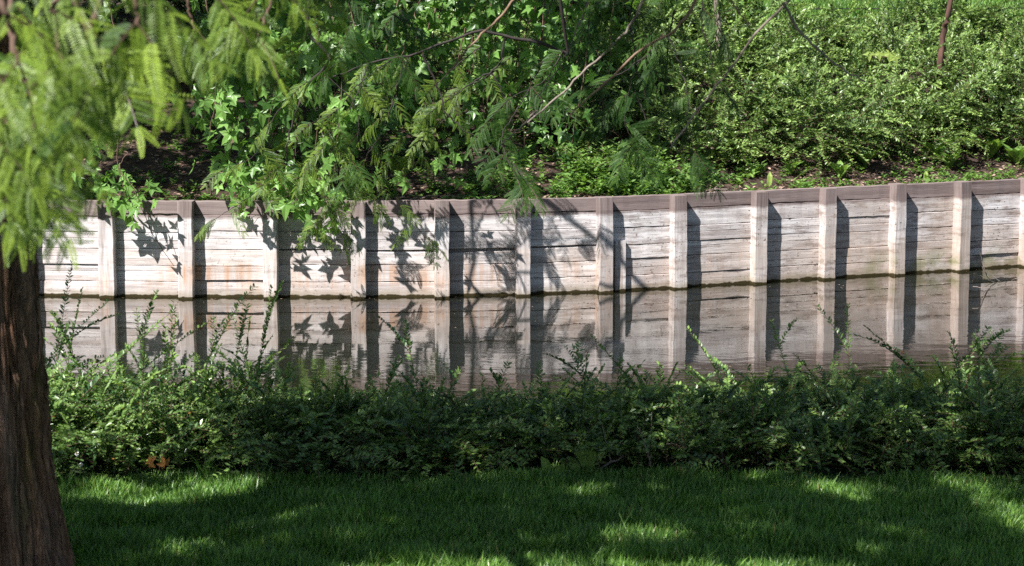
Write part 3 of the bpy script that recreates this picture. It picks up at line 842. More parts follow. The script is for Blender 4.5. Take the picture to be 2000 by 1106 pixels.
# leaves just above the wall, mid left, whose shadows fall on the planks
gum_twig([(540, 250, 11.3), (520, 320, 11.1), (560, 370, 10.9), (600, 420, 10.85)], .075, 5, (.055, .04, .045), .004, .052, (.5, 1))
gum_twig([(470, 220, 11.3), (450, 300, 11.1), (470, 350, 11.0), (500, 395, 10.9)], .09, 5, (.06, .05, .05), .004, .052)
gum_twig([(600, 260, 11.5), (620, 340, 11.2), (640, 400, 10.95), (625, 450, 10.9)], .09, 4, (.05, .05, .05), .004, .05)
star_cluster(at(500, 375, 10.85), 6, (.05, .03, .03), .055, (.5, 1)); star_cluster(at(450, 345, 10.75), 5, (.05, .03, .03), .05, (.3, 1))
star_cluster(at(590, 395, 10.8), 6, (.06, .03, .03), .055, (.5, 1)); star_cluster(at(265, 405, 10.78), 4, (.03, .02, .03), .055, (.6, 1))
for k in range(9):                                             # lobed leaves reaching down before the bank, left of the middle
    x0 = 420 + 36 * k + rng.uniform(-14, 14); Y0 = rng.uniform(10.6, 11.2)
    gum_twig([(x0 - 40, -70, Y0 + .3), (x0 - 10, 60, Y0 + .15), (x0, 150, Y0), (x0 - 15, 230 + 130 * rnd(), Y0 - .05)], .10, 4, (.06, .06, .06), .004, .054, (.2, 1.0))
for px_, py_, Y0 in [(560, 330, 10.8), (600, 350, 10.75), (470, 380, 10.8), (640, 370, 10.8), (680, 345, 10.8), (300, 375, 10.85), (780, 330, 10.75), (740, 350, 10.8), (900, 300, 10.7), (860, 320, 10.75)]:
    star_cluster(at(px_, py_, Y0), 4, (.045, .03, .035), .048, (.3, 1))
# the leafy mass behind, upper middle
for i in range(17):
    x0 = 740 + 24 * i + rng.uniform(-30, 30); Y0 = rng.uniform(11.7, 12.6)
    gum_twig([(x0 + 60, -90, Y0 + .2), (x0 + 20, 20, Y0 + .1), (x0 - 10, 110 + 60 * rnd(), Y0), (x0 - 20, 170 + 110 * rnd(), Y0 - .1)], .12, 5, (.08, .10, .07), .005, .052, (.1, 1.0))
for i in range(14):
    x0 = 470 + 24 * i + rng.uniform(-20, 20); Y0 = rng.uniform(11.6, 12.4)
    gum_twig([(x0 - 60, -90, Y0 + .2), (x0 - 20, 50, Y0 + .1), (x0, 180, Y0), (x0 + 10, 260 + 110 * rnd(), Y0 - .1)], .11, 5, (.09, .10, .08), .004, .048, (.0, .8))
for i in range(7):
    x0 = 900 + 45 * i; Y0 = rng.uniform(11.8, 12.4)
    gum_twig([(x0 + 30, -60, Y0), (x0 + 20, 120, Y0), (x0, 230, Y0), (x0 - 10, 285 + 30 * rnd(), Y0)], .18, 4, (.09, .10, .08), .004, .05, (.0, .8))
gm.build('foliage', M['star'], gum)
# its high crown, out of view, shaped to shade the bank, with openings for lit leaves
cm = MB(); N = 24000
tx = rng.uniform(-4.2, 1.2, N); ts = rng.uniform(.12, 4.6, N)
h = rng.uniform(1.6, 3.6, N)
ty = yw(tx) + ts; tz = bank_z(tx, ty)
pos = np.stack([tx - KX * h, ty - KY * h, tz + h], -1)
zwall = pos[:, 2] - 1.5 * (11.0 - pos[:, 1])
frame_top = CAM_Z - (0 + 51) / 4300 * pos[:, 1] + .12
lit = np.zeros(N, bool)
for (px_, py_, rx, ry) in [(950, 130, 150, 95), (250, 345, 90, 12), (340, 370, 90, 8), (520, 330, 40, 20), (1170, 320, 200, 60), (1000, 320, 60, 14), (1020, 210, 60, 40), (150, 300, 60, 20), (640, 370, 120, 16)]:
    # test the shaded spot as seen on the bank
    ux = tx / ty * 4300 + 1000; uy = (CAM_Z - (tz + .08)) / ty * 4300 - 51
    lit |= ((ux - px_) / rx) ** 2 + ((uy - py_) / ry) ** 2 < 1
cl = np.array([mnoise.noise(Vector((p[0] * 1.6, p[1] * 1.6, p[2] * 1.6))) for p in pos])
qz = pos[:, 2] - 1.5 * (12.1 - pos[:, 1]); qx = pos[:, 0] + .85 * (12.1 - pos[:, 1])
op = (qz > .75) & (qz < 1.75) & (qx > -.75) & (qx < .45) & (pos[:, 1] < 12.1) & (np.array([mnoise.noise(Vector((a * 4, b * 4, 3))) for a, b in zip(qx, qz)]) > .06)
qz2 = pos[:, 2] - 1.5 * (10.9 - pos[:, 1]); qx2 = pos[:, 0] + .85 * (10.9 - pos[:, 1])
op |= (qz2 > .45) & (qz2 < 1.8) & (qx2 > -2.1) & (qx2 < -.6) & (pos[:, 1] < 10.9) & (np.array([mnoise.noise(Vector((a * 4, b * 4, 9))) for a, b in zip(qx2, qz2)]) > .04)
keep = ~op & (zwall > .62) & (pos[:, 2] > frame_top) & (~lit | (rnd(N) < .12)) & (cl > -.25) & ((tx < .9) | (rnd(N) < .25))
pos = pos[keep]
d = nrm(rn(len(pos), 3) + np.array([0, 0, -.6]))
Rm = frames(d, np.array([0, 0, 1.]) + rn(len(pos), 3) * .5)
cm.inst(STARS[0], pos, Rm, (.075 + .03 * rnd(len(pos))), np.minimum(.94, rnd(len(pos))))
cm.build('crown', M['star'], gum)

# ------------------------------------------------------------------ shrubs
def shrub(name, label, group, cx, cy, rx, ry, hgt, ntw, leaf, mat, zf, lean=(.35, -.15), tall=0, gap=.009, group_cat='shrub', stemmat='twig', seg=8, spraylen=1.0, tints=(0.0, .96), zcap=None):
    z0 = float(zf(cx, cy))
    o = empty(name, (cx, cy, z0), label, group_cat, group)
    fm, sm = MB(), MB()
    n = ntw
    a = rnd(n) * 2 * math.pi; rr = np.sqrt(rnd(n))
    kc = max(5, n // 14); ka = rnd(kc) * 2 * math.pi; kr = np.sqrt(rnd(kc)); ci = rng.integers(0, kc, n)   # stems come up in clumps
    mixk = rnd(n) < .62
    a = np.where(mixk, ka[ci] + rn(n) * .14, a); rr = np.where(mixk, np.clip(kr[ci] + rn(n) * .07, 0, 1), rr)
    bx = cx + np.cos(a) * rr * rx * .95; by = cy + np.sin(a) * rr * ry * .95
    bz = zf(bx, by)
    outx = np.cos(a) * rr; outy = np.sin(a) * rr
    L = hgt * (.55 + .75 * rnd(n)) * spraylen
    L[:tall] *= 1.7 if (name == 'hedge_shrub' and cx < -1.0) else 1.6
    start = rnd(n) * .55 * hgt * (1 - .5 * rr); start[:tall] = hgt * .25
    d = nrm(np.stack([outx * .8 + lean[0] + rn(n) * .45, outy * .8 + lean[1] + rn(n) * .45, .75 + .5 * rnd(n)], -1))
    d[:tall, 2] += .5; d = nrm(d)
    b = np.stack([bx, by, bz + start], -1)
    dk = nrm(rn(kc, 3) * [1, 1, .5]); d = nrm(d + np.where(mixk[:, None], dk[ci] * .75, 0)); d[:, 2] = np.abs(d[:, 2])
    grav = (.20 + .50 * rnd(n)); grav[:tall] = .12
    t = np.linspace(0, 1, seg)
    P = b[:, None] + d[:, None] * (L[:, None, None] * t[None, :, None])
    P[..., 2] -= (grav * L)[:, None] * t[None] ** 2 * 1.0
    # side shoots
    ns = int(n * 1.4)
    pi_ = rng.integers(0, n, ns); pt = rng.uniform(.25, .85, ns)
    k = (pt * (seg - 1)).astype(int)
    base = P[pi_, k]; tan = nrm(P[pi_, np.minimum(k + 1, seg - 1)] - P[pi_, k - 1])
    sd = nrm(np.cross(tan, np.array([0, 0, 1.])) * np.where(rnd(ns) < .5, 1, -1)[:, None] * .8 + tan * .7 + rn(ns, 3) * .15 + np.array([0, 0, .12]))
    SL = L[pi_] * (.25 + .3 * rnd(ns))
    P2 = base[:, None] + sd[:, None] * (SL[:, None, None] * t[None, :, None])
    P2[..., 2] -= (.25 * SL)[:, None] * t[None] ** 2
    rad = np.linspace(.0018, .0006, seg)[None]
    tubes(sm, P, np.repeat(rad, n, 0), 3, .5); tubes(sm, P2, np.repeat(rad * .7, ns, 0), 3, .5)
    for PP_, LL in ((P, L), (P2, SL)):
        m = len(PP_)
        cnt = np.maximum(3, (LL * .88 / gap).astype(int))
        idx = np.repeat(np.arange(m), cnt)
        pos_in = np.concatenate([np.arange(c) / c for c in cnt])
        u = .10 + .90 * pos_in
        f = u * (seg - 1); k = np.minimum(f.astype(int), seg - 2); fr = (f - k)[:, None]
        p = PP_[idx, k] * (1 - fr) + PP_[idx, k + 1] * fr
        tan = nrm(PP_[idx, k + 1] - PP_[idx, k])
        tw_t = tints[0] + (tints[1] - tints[0]) * rnd(m)
        side = nrm(np.cross(tan, np.array([0, 0, 1.]) + rn(m, 3)[idx] * .35))
        for s in (-1, 1):
            dl = nrm(side * s * .85 + tan * .55 + np.array([0, 0, .22]) + rn(len(p), 3) * .18)
            upv = nrm(np.array([0, -.12, 1.]) + rn(len(p), 3) * .35)
            sc = leaf * (.65 + .5 * rnd(len(p))) * (1 - .35 * u ** 3)
            tn = np.clip(tw_t[idx] * .42 + rnd(len(p)) * .28 + .42 * u ** 2 - .10, 0, .95)  # shaded gaps painted into the tint: leaves dark near twig base, bright at tips
            tn[rnd(len(p)) < .0015] = .99
            kk = rnd(len(p)) < .93
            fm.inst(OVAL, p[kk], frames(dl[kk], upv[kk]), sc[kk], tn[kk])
    sm.build('stems', M[stemmat], o)
    fm.build('foliage', M[mat], o)
    return o

HL = [(-2.45, 'low shrub left of the tree trunk along the bank'), (-2.0, 'low shrub hidden behind the left side of the trunk'),
      (-1.55, 'low shrub with twigs poking out right behind the trunk'), (-1.18, 'brightly sunlit low shrub just right of the tree trunk'),
      (-.86, 'low shrub in the sun above the orange fallen leaves'), (-.52, 'dark low shrub right of the sunlit ones'),
      (-.18, 'low dark shrub at the middle of the row, left of the large dock leaf'), (.18, 'low dark shrub behind the large upright dock leaf'),
      (.52, 'low dark shrub right of the dock leaf, over a bare fallen stick'), (.86, 'low bluish green shrub with twigs crossing the water reflection'),
      (1.18, 'low shaded shrub above the sunny grass strip on the right'), (1.50, 'low shrub in the right corner, with twigs reaching high'),
      (1.85, 'low shrub just beyond the right side of the lawn'), (2.25, 'last low shrub by the second tree')]
for i, (x0, lab) in enumerate(HL):
    vis = -1.7 < x0 < 1.7
    shrub('hedge_shrub', lab, 'low shrubs along the near bank', x0, 6.66 + .04 * math.sin(i * 2.1), .27, .46, [.23, .23, .30, .29, .27, .24, .22, .20, .24, .245, .265, .28, .26, .25][i], 360 if vis else 130, .0215, 'hedge', near_z,
          tall=16 if x0 < -1.0 else 7, gap=.0115)
    if vis:   # the leafy skirt towards the lawn belongs to the same row but is its own low plant
        pass

FSR = .36
FS = [  # far bank right, sunlit
    (1.05, 12.35, .42, .45, .30, 'bank shrub above the wall with a mixed sunny and shaded face'),
    (1.65, 12.62, .45, .50, .34, 'sunlit bank shrub left of the yellow leaf sprig'),
    (2.25, 12.92, .45, .50, .36, 'sunlit bank shrub under the yellow leaf sprig'),
    (2.85, 13.25, .45, .50, .36, 'bank shrub in front of the slim leaning trunk'),
    (3.40, 13.6, .45, .50, .36, 'bank shrub right of the slim leaning trunk'),
    (1.15, 13.3, .50, .50, .34, 'higher bank shrub behind the bare grey branches'),
    (1.85, 13.55, .50, .45, .34, 'higher sunlit bank shrub with pale upright sprays'),
    (2.60, 13.95, .50, .45, .32, 'highest bank shrub below the grass, left of the slim trunk'),
    (3.35, 14.4, .50, .45, .30, 'highest bank shrub in the upper right corner'),
    (4.05, 14.7, .50, .50, .36, 'bank shrub beyond the right edge of the wall'),
    (4.1, 15.6, .50, .50, .34, 'back bank shrub beyond the right corner'),
    (.45, 12.5, .38, .42, .26, 'shaded bank shrub above the middle of the wall'),
    (.45, 13.3, .50, .50, .34, 'shaded bank shrub behind the dark hanging sprays'),
    (-.30, 13.2, .50, .50, .32, 'dark bank shrub behind the star shaped leaves'),
    (-1.05, 13.3, .50, .50, .32, 'dark bank shrub above the patch of bare soil'),
    (-1.80, 13.4, .50, .50, .32, 'dark bank shrub behind the sweetgum twigs'),
    (-2.60, 13.5, .50, .50, .32, 'dark bank shrub next to the sweetgum trunk'),
    (.1, 14.4, .55, .50, .32, 'dark back row shrub below the far grass, middle'),
    (-.9, 14.4, .55, .50, .32, 'dark back row shrub left of the middle'),
    (-1.9, 14.5, .55, .50, .32, 'dark back row shrub behind the redwood sprays'),
    (-2.9, 14.6, .55, .50, .32, 'dark back row shrub farthest to the left'),
    (1.6, 14.35, .50, .40, .26, 'back row shrub right of the pale brown trunk'),
    (2.3, 14.75, .50, .40, .26, 'back row shrub just below the grass, above the yellow sprig'),
    (3.0, 15.15, .50, .40, .26, 'back row shrub behind the slim leaning trunk'),
    (1.0, 14.6, .55, .45, .30, 'back row shrub under the thin wire')]
for i, (x0, y0, rx, ry, hh, lab) in enumerate(FS):
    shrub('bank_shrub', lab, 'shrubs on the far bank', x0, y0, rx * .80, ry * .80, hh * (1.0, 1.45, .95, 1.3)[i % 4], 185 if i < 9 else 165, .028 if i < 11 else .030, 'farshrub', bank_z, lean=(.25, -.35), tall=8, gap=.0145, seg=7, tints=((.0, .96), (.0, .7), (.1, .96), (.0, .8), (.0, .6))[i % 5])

# ------------------------------------------------------------------ grass
def blades(name, n, xr, yr, hgt, wid, zf, mask=None, mat='grass', lean=.35):
    x = rng.uniform(*xr, n); y = rng.uniform(*yr, n)
    if mask is not None:
        k = mask(x, y); x, y = x[k], y[k]; n = len(x)
    z = zf(x, y)
    T = []
    for bend in (.15, .45, .8):
        vs = []
        for t in (0, .4, .75, 1.0):
            wv = (1, .85, .5, .06)[(0, .4, .75, 1.0).index(t)] * .5
            vs += [(-wv, bend * t * t * .8, t * (1 - .15 * bend * t)), (wv, bend * t * t * .8, t * (1 - .15 * bend * t))]
        T.append(np.array(vs))
    Q = np.array([(0, 1, 3, 2), (2, 3, 5, 4), (4, 5, 7, 6)])
    mbx = MB()
    a = rnd(n) * 2 * math.pi
    pat = np.array([0.5 + .5 * math.sin(p * 1.7 + 2 * math.sin(q * 2.3)) for p, q in zip(x[:0], y[:0])])
    hh = hgt * (.5 + .8 * rnd(n)) * (.85 + .3 * np.sin(x * 5.1 + 1.3 * np.sin(y * 7)) ** 2)
    hh *= .72 + .5 * np.clip(np.sin(x * 13 + 2.2 * np.sin(y * 11 + x * 3)) * np.sin(y * 15 + 1.3), -.4, 1) + .15
    hh[rnd(n) < .02] *= 1.45
    ca, sa = np.cos(a), np.sin(a)
    cw = np.sin(x * 23 + 3 * np.sin(y * 17)) * .25
    lx, ly = rn(n) * lean * .9 + .08 + cw, rn(n) * lean * .9 + np.cos(y * 19 + x * 11) * .2
    w_ = rng.integers(0, 3, n)
    for k in range(3):
        m_ = w_ == k
        V = T[k]
        X = V[None, :, 0] * wid * (.7 + .6 * rnd(m_.sum(), 1)); Yb = V[None, :, 1] * hh[m_, None] * .6; Z = V[None, :, 2] * hh[m_, None]
        wx = X * ca[m_, None] - Yb * sa[m_, None] + lx[m_, None] * Z + x[m_, None]
        wy = X * sa[m_, None] + Yb * ca[m_, None] + ly[m_, None] * Z + y[m_, None]
        W = np.stack([wx, wy, Z + z[m_, None]], -1)
        cnt = m_.sum(); off = (np.arange(cnt) * 8)[:, None, None]
        mbx.add(W.reshape(-1, 3), (Q[None] + off).reshape(-1, 4), None, np.repeat(np.where(rnd(cnt) < .012, .99, np.clip(.45 + rn(cnt) * .32, 0, .95)), 8))
    o = mbx.build(name, M[mat])
    return tag(o, kind='stuff')
edge = lambda x, y: y < 6.22 + .035 * np.sin(x * 4.3) + .02 * np.sin(x * 11)
tag(blades('lawn_grass', 230000, (-2.3, 2.3), (4.95, 6.45), .034, .0034, near_z, edge), 'short green mown grass in shade with sunny patches', 'grass')
tag(blades('lawn_grass', 90000, (-6, 6), (0.3, 6.4), .045, .006, near_z, lambda x, y: edge(x, y) & ~((np.abs(x) < 2.3) & (y > 4.95))), 'grass of the lawn around the camera', 'grass')
tag(blades('bank_grass', 130000, (-1.5, 6.0), (13.6, 18.0), .07, .006, bank_z, lambda x, y: y - yw(x) > 2.2), 'sunny grass on top of the far bank', 'grass')

# ------------------------------------------------------------------ litter and ground cover on the far bank
mb = MB(); n = 13000
x = rng.uniform(-3.6, 3.8, n); s = .03 + 1.4 * rng.random(n) ** 1.7; y = yw(x) + .05 + s
p = np.stack([x, y, bank_z(x, y) + .004 + .006 * rnd(n)], -1)
d = nrm(np.stack([rn(n), rn(n), rn(n) * .25], -1))
mb.inst(OVAL, p, frames(d, np.array([0, 0, 1.]) + rn(n, 3) * .4), .012 + .022 * rnd(n), rnd(n))
tag(mb.build('leaf_litter', M['litter']), 'dry brown leaf litter on the bank behind the wall', 'leaf litter', kind='stuff')
def cover(name, n, leaf, xr, sr, dens, lab, mat='weed', per=9, hz=.03):
    x = rng.uniform(*xr, n); s = rng.uniform(*sr, n); y = yw(x) + .06 + s
    k = np.array([dens(a, b) for a, b in zip(x, s)]) > rnd(n)
    cl = np.array([mnoise.noise(Vector((a * 3.2, b * 3.2, 1))) for a, b in zip(x, y)])
    k &= (cl > -.12) | (rnd(n) < .15)
    x, y = x[k], y[k]; n = len(x)
    X = np.repeat(x, per); Y = np.repeat(y, per)
    hh = np.repeat(hz * (.4 + rnd(n)), per) * rnd(n * per)
    p = np.stack([X + rn(n * per) * .008, Y + rn(n * per) * .008, bank_z(X, Y) + hh + .004], -1)
    a = rnd(n * per) * 2 * math.pi
    d = nrm(np.stack([np.cos(a), np.sin(a), .15 + .5 * rnd(n * per)], -1))
    mb = MB()
    mb.inst(OVAL, p, frames(d, np.array([0, 0, 1.]) + rn(n * per, 3) * .25), leaf * (.6 + .8 * rnd(n * per)), np.clip(np.repeat(rnd(n), per) * .6 + rnd(n * per) * .35, 0, .95))
    return tag(mb.build(name, M[mat]), lab, 'weeds', kind='stuff')
cover('ground_cover', 5200, .024, (-3.5, 3.8), (0.0, 1.5), lambda a, b: (.62 if a < -.1 else .8 if a < 1.2 else .85) * (1.1 - .2 * b), 'small green weeds creeping over the bank behind the wall')
cover('ground_cover', 2000, .032, (-.3, 1.6), (0.02, 1.1), lambda a, b: .8 * math.exp(-((a - .55) / .5) ** 2) * (1.15 - b), 'taller lush weeds above the middle of the wall', per=14, hz=.09)

# ------------------------------------------------------------------ individual broad leaved plants on the bank
def rosette(name, lab, px, py, n, size, mat='weed', upright=1.1, group=None, cat='plant', tint=(.3, .95)):
    # placed where that spot lies on the bank
    best = None
    for Y in np.linspace(11.2, 15, 400):
        q_ = at(px, py, Y)
        if q_[1] < yw(q_[0]) + .07: continue
        e = abs(q_[2] - float(bank_z(q_[0], q_[1])))
        if best is None or e < best[0]: best = (e, q_)
    q_ = best[1]; q_[2] = float(bank_z(q_[0], q_[1]))
    a = np.arange(n) * 2.4 + rnd(n); 
    d = nrm(np.stack([np.cos(a), np.sin(a), upright + .7 * rnd(n) * upright], -1))
    o = empty(name, q_, lab, cat, group)
    mb = MB()
    p = np.repeat(q_[None], n, 0) + np.stack([np.cos(a) * .004, np.sin(a) * .004, .004 + .02 * rnd(n)], -1)
    mb.inst(BROAD, p, frames(d, np.repeat(np.array([[0, 0, 1.]]), n, 0)), size * (.6 + .5 * rnd(n)), tint[0] + (tint[1] - tint[0]) * rnd(n))
    mb.build('leaves', M[mat], o)
    sm = MB(); tubes(sm, np.array([q_, q_ + [0, 0, .015], q_ + [0, 0, .03]]), np.array([[.004, .003, .002]]), 5)
    sm.build('stem', M['twig'], o)
    return o
for px, py, n, sz, lab in [
    (1690, 330, 22, .13, 'broad leaved rosette plant left of the yellow leaf on the bank'),
    (1640, 352, 14, .10, 'pale narrow leaved plant close to the wall top'),
    (1825, 318, 24, .14, 'large broad leaved plant under the slim leaning trunk'),
    (1855, 332, 16, .12, 'low broad leaved plant right of the largest one'),
    (1935, 312, 22, .14, 'bright rosette with pointed leaves near the right edge'),
    (1985, 326, 20, .13, 'pointed leaf plant at the right edge above the last post'),
    (1475, 345, 12, .08, 'small bright plant by the dry sticks'),
    (1385, 318, 12, .08, 'small plant at the foot of the sunny shrub'),
    (1545, 345, 12, .08, 'little weed between two posts on the sunny side')]:
    rosette('broadleaf_plant', lab, px, py, n, sz * 1.15, group='broad leaved plants on the bank')
def stemplant(lab, px, py, hgt, nst, leaf):
    best = None
    for Y in np.linspace(11.2, 14, 300):
        q_ = at(px, py, Y)
        if q_[1] < yw(q_[0]) + .07: continue
        e = abs(q_[2] - float(bank_z(q_[0], q_[1])))
        if best is None or e < best[0]: best = (e, q_)
    q_ = best[1]; q_[2] = float(bank_z(q_[0], q_[1]))
    o = empty('leafy_weed', q_, lab, 'weed', 'upright leafy weeds on the bank')
    fm, sm = MB(), MB()
    for _ in range(nst):
        b = q_ + rn(3) * [.002, .002, 0]; L = hgt * (.6 + .5 * rnd())
        P = spline([b, b + [rn() * .035, rn() * .02, L * .5], b + [rn() * .07, rn() * .05 - .01, L]], 8)
        tubes(sm, P, np.linspace(.002, .001, 8)[None], 4)
        k = 9
        a = np.arange(k * 2) * 1.57 + rnd()
        tt = np.repeat(np.linspace(.15, 1, k), 2); f = tt * 7; i0 = np.minimum(f.astype(int), 6)
        p = P[i0] + (P[i0 + 1] - P[i0]) * (f - i0)[:, None]
        d = nrm(np.stack([np.cos(a), np.sin(a), .25 + .4 * tt], -1))
        fm.inst(BROAD, p, frames(d, np.repeat(np.array([[0, 0, 1.]]), 2 * k, 0)), leaf * (1.1 - .5 * tt) * (.8 + .4 * rnd(2 * k)), .35 + .6 * rnd(2 * k))
    fm.build('leaves', M['weed'], o); sm.build('stem', M['twig'], o)
for px, py, h_, n_, lf, lab in [
    (850, 378, .13, 4, .05, 'upright weed with paired leaves on the bare soil'),
    (1140, 362, .16, 9, .055, 'clump of lush weeds above the seventh bay of the wall'),
    (1190, 345, .16, 8, .055, 'lush weed clump right of the lobed leaf plant'),
    (1235, 360, .13, 7, .05, 'lush weed clump near the wall, sunlit top'),
    (1110, 335, .14, 6, .05, 'leafy weed under the lobed leaf plant'),
    (760, 380, .07, 5, .04, 'small weed at the wall edge under the redwood tips'),
    (1300, 350, .10, 6, .045, 'low leafy weed above the ninth post'),
    (920, 372, .07, 5, .035, 'small bright weed on the soil behind a post')]:
    stemplant(lab, px, py, h_, n_, lf)
# lobed seedling
q_ = at(1098, 300, 12.0); q_ = np.array([q_[0], 12.0, float(bank_z(q_[0], 12.0))])
o = empty('maple_seedling', q_, 'young maple with three lobed leaves above the lush weeds', 'plant')
fm, sm = MB(), MB()
for px, py, sc in [(1098, 268, .075), (1060, 283, .06), (1078, 322, .05), (1118, 290, .05)]:
    e = at(px, py, 12.0 - .03)
    tubes(sm, spline([q_, (q_ + e) / 2 + [.01, 0, .02], e], 8), np.linspace(.002, .001, 8)[None], 4)
    fm.inst(STARS[0], (e + [0, -.005, .03])[None], frames(np.array([[.15 * rn(), -.2, -1.]]), np.array([[0, -1., .45]])), sc, .75)
fm.build('leaves', M['star'], o); sm.build('stem', M['twig'], o)

# yellow leaves on the bank, each its own fallen leaf, and a yellow sprig
def fallen(lab, p, size, mat, d, up, tmpl=BROAD, name='fallen_leaf', cat='leaf', group='single fallen leaves'):
    mb = MB(); p = np.asarray(p, float)
    V, Q, T = tmpl
    mb.inst(tmpl, p[None], frames(np.array([d], float), np.array([up], float)), size, .5)
    o = mb.build(name, M[mat], None, False, p)
    return tag(o, lab, cat, group)
fallen('yellow leaf standing upright by the dry sticks', at(1502, 366, 11.72), .085, 'yellow', (.05, -.1, 1), (0, -1, .1))
fallen('yellow leaf caught among weeds above a post', at(1806, 358, 12.25), .075, 'yellow', (.1, -.1, 1), (0, -1, .2))
fallen('yellow leaf in the plants left of the big rosette', at(1726, 302, 12.8), .06, 'yellow', (.2, -.1, 1), (.2, -1, .2))
fallen('pale yellow leaf on the soil at the wall top', at(1275, 382, 11.42) , .05, 'yellow', (.6, -.1, .5), (0, -1, .5))
p0 = at(1725, 118, 12.9)
spr = empty('yellow_sprig', p0, 'sprig of lime yellow lobed leaves on top of the bank shrubs', 'plant')
fm, sm = MB(), MB()
stem = spline([at(1725, 120, 12.95), at(1700, 108, 12.85), at(1735, 112, 12.85), at(1742, 98, 12.8)], 10)
tubes(sm, stem, np.linspace(.003, .0015, 10)[None], 4)
for px, py, sc in [(1698, 102, .06), (1718, 104, .05), (1738, 104, .065), (1748, 112, .05)]:
    fm.inst(STARS[3], at(px, py, 12.82)[None], frames(np.array([[.2 * rn(), -.1, -1.]]), np.array([[0, -1., .6]])), sc, .9)
fm.build('leaves', M['yellow'], spr); sm.build('stem', M['twig'], spr)

# ------------------------------------------------------------------ near bank small things
ab = at(1145, 945, 6.26)
o = empty('dock_plant', (ab[0], 6.26, float(near_z(ab[0], 6.26))), 'single large upright dock leaf with rounded leaves at its foot, before the dark hedge', 'plant')
mb = MB(); nL = 12
cen = spline([at(1140, 930, 6.26), at(1148, 912, 6.25), at(1146, 895, 6.24), at(1148, 878, 6.22)], nL)
wd = np.interp(np.linspace(0, 1, nL), [0, .25, .6, .85, 1], [.004, .014, .026, .028, .016])
vs = []
for c_, w1 in zip(cen, wd):
    vs += [c_ + [-w1, 0, .004 * rn()], c_ + [0, .006, 0], c_ + [w1, -.002, .004 * rn()]]
qs = []
for k in range(nL - 1): b = 3 * k; qs += [(b, b + 1, b + 4, b + 3), (b + 1, b + 2, b + 5, b + 4)]
mb.add(vs, qs, None, .55)
for px, py, s_, dx in [(1132, 925, .05, -.4), (1075, 925, .05, -.3), (1090, 935, .045, .2), (1060, 935, .04, -.6), (1160, 900, .035, .7)]:
    mb.inst(OVAL, at(px, py, 6.24)[None], frames(np.array([[dx, -.2, .6]]), np.array([[0, -.8, .5]])), s_ * 1.3, .6)
mb.build('leaves', M['hedge'], o)
sm = MB(); tubes(sm, spline([at(1142, 948, 6.26), at(1140, 935, 6.26), at(1140, 930, 6.26)], 6), np.array([[.003] * 6]), 5); sm.build('stem', M['greytwig'], o)

def stick(name, lab, ctrl, r, mat='greytwig', cat='stick', group=None, side=0):
    pts = [at(*c) for c in ctrl]
    P = spline(pts, 20); P[1:-1] += rn(18, 3) * .002
    mb = MB(); tubes(mb, P, np.linspace(r, r * .4, 20)[None], 6)
    for k in range(side):
        i0 = 5 + int(rnd() * 12); d = nrm(rn(3) * np.array([1, .4, .6]) + nrm(P[i0] - P[i0 - 1]))
        L = .06 + .08 * rnd()
        tubes(mb, np.array([P[i0], P[i0] + d * L * .5, P[i0] + d * L + [0, 0, .01]]), np.array([[r * .5, r * .4, r * .2]]), 5)
    o = mb.build(name, M[mat], None, True, P[0])
    return tag(o, lab, cat, group)
stick('fallen_stick', 'bare stick lying low through the dark hedge right of the dock leaf', [(1120, 950, 6.26), (1190, 905, 6.29), (1240, 880, 6.34), (1300, 868, 6.34), (1340, 872, 6.34)], .004, side=3)
stick('fallen_stick', 'thin bare stem leaning in the hedge above the stick', [(1272, 912, 6.24), (1260, 870, 6.26), (1245, 830, 6.29)], .0022)
stick('dry_twigs', 'tangle of dry pale twigs on the bank by the yellow leaf', [(1365, 378, 11.5), (1400, 369, 11.52), (1440, 376, 11.56)], .0035, side=9, cat='twigs')
stick('fallen_stick', 'long dry stick lying along the wall top over bare soil', [(800, 390, 11.15), (840, 383, 11.18), (880, 383, 11.2), (930, 388, 11.16)], .003)
# dead branch reaching out of the water at the right
stick('dead_branch', 'bare crooked dead branch sticking out of the water at the right end', [(2030, 545, 11.75), (1985, 545, 11.7), (1960, 556, 11.6), (1935, 548, 11.5), (1918, 520, 11.5)], .0035, side=9, cat='branch')
stick('floating_twig', 'thin forked twig lying on the water by the last posts', [(1900, 560, 11.0), (1940, 562, 11.0), (1975, 556, 11.05), (2010, 556, 11.1)], .0022, side=3, cat='twig')
# daisy
def daisy(px, py, Y, lab):
    c = at(px, py, Y); base = np.array([c[0], c[1] + .02, float(near_z(c[0], c[1]))])
    o = empty('daisy', base, lab, 'flower', 'white daisies in the hedge')
    pm = MB(); n = 14; a = np.arange(n) / n * 2 * math.pi
    ax = nrm(np.array([-.3, -.7, .6])); X = nrm(np.cross(ax, [0, 0, 1.])); Y_ = np.cross(ax, X)
    d = np.cos(a)[:, None] * X + np.sin(a)[:, None] * Y_
    pm.inst(OVAL, np.repeat(c[None], n, 0), frames(d, np.repeat(ax[None], n, 0)), .0075, .5)
    pm.build('petals', M['petal'], o)
    cm_ = MB(); P = np.array([c - ax * .001, c + ax * .002, c + ax * .0035]); tubes(cm_, P, np.array([[.0026, .0024, .0008]]), 8); cm_.build('disc', M['pollen'], o)
    sm = MB(); tubes(sm, spline([base, (base + c) / 2 + [.01, 0, .01], c], 8), np.array([[.0012] * 8]), 4); sm.build('stem', M['weed'], o)
daisy(150, 886, 6.19, 'upper white daisy in the sunny hedge by the trunk')
daisy(158, 908, 6.18, 'lower small white daisy in the sunny hedge by the trunk')
fallen('broad orange leaf at the hedge foot, left one of two', at(292, 905, 6.18), .035, 'orange', (.4, -.2, .5), (-.3, -.7, .5), STARS[0])
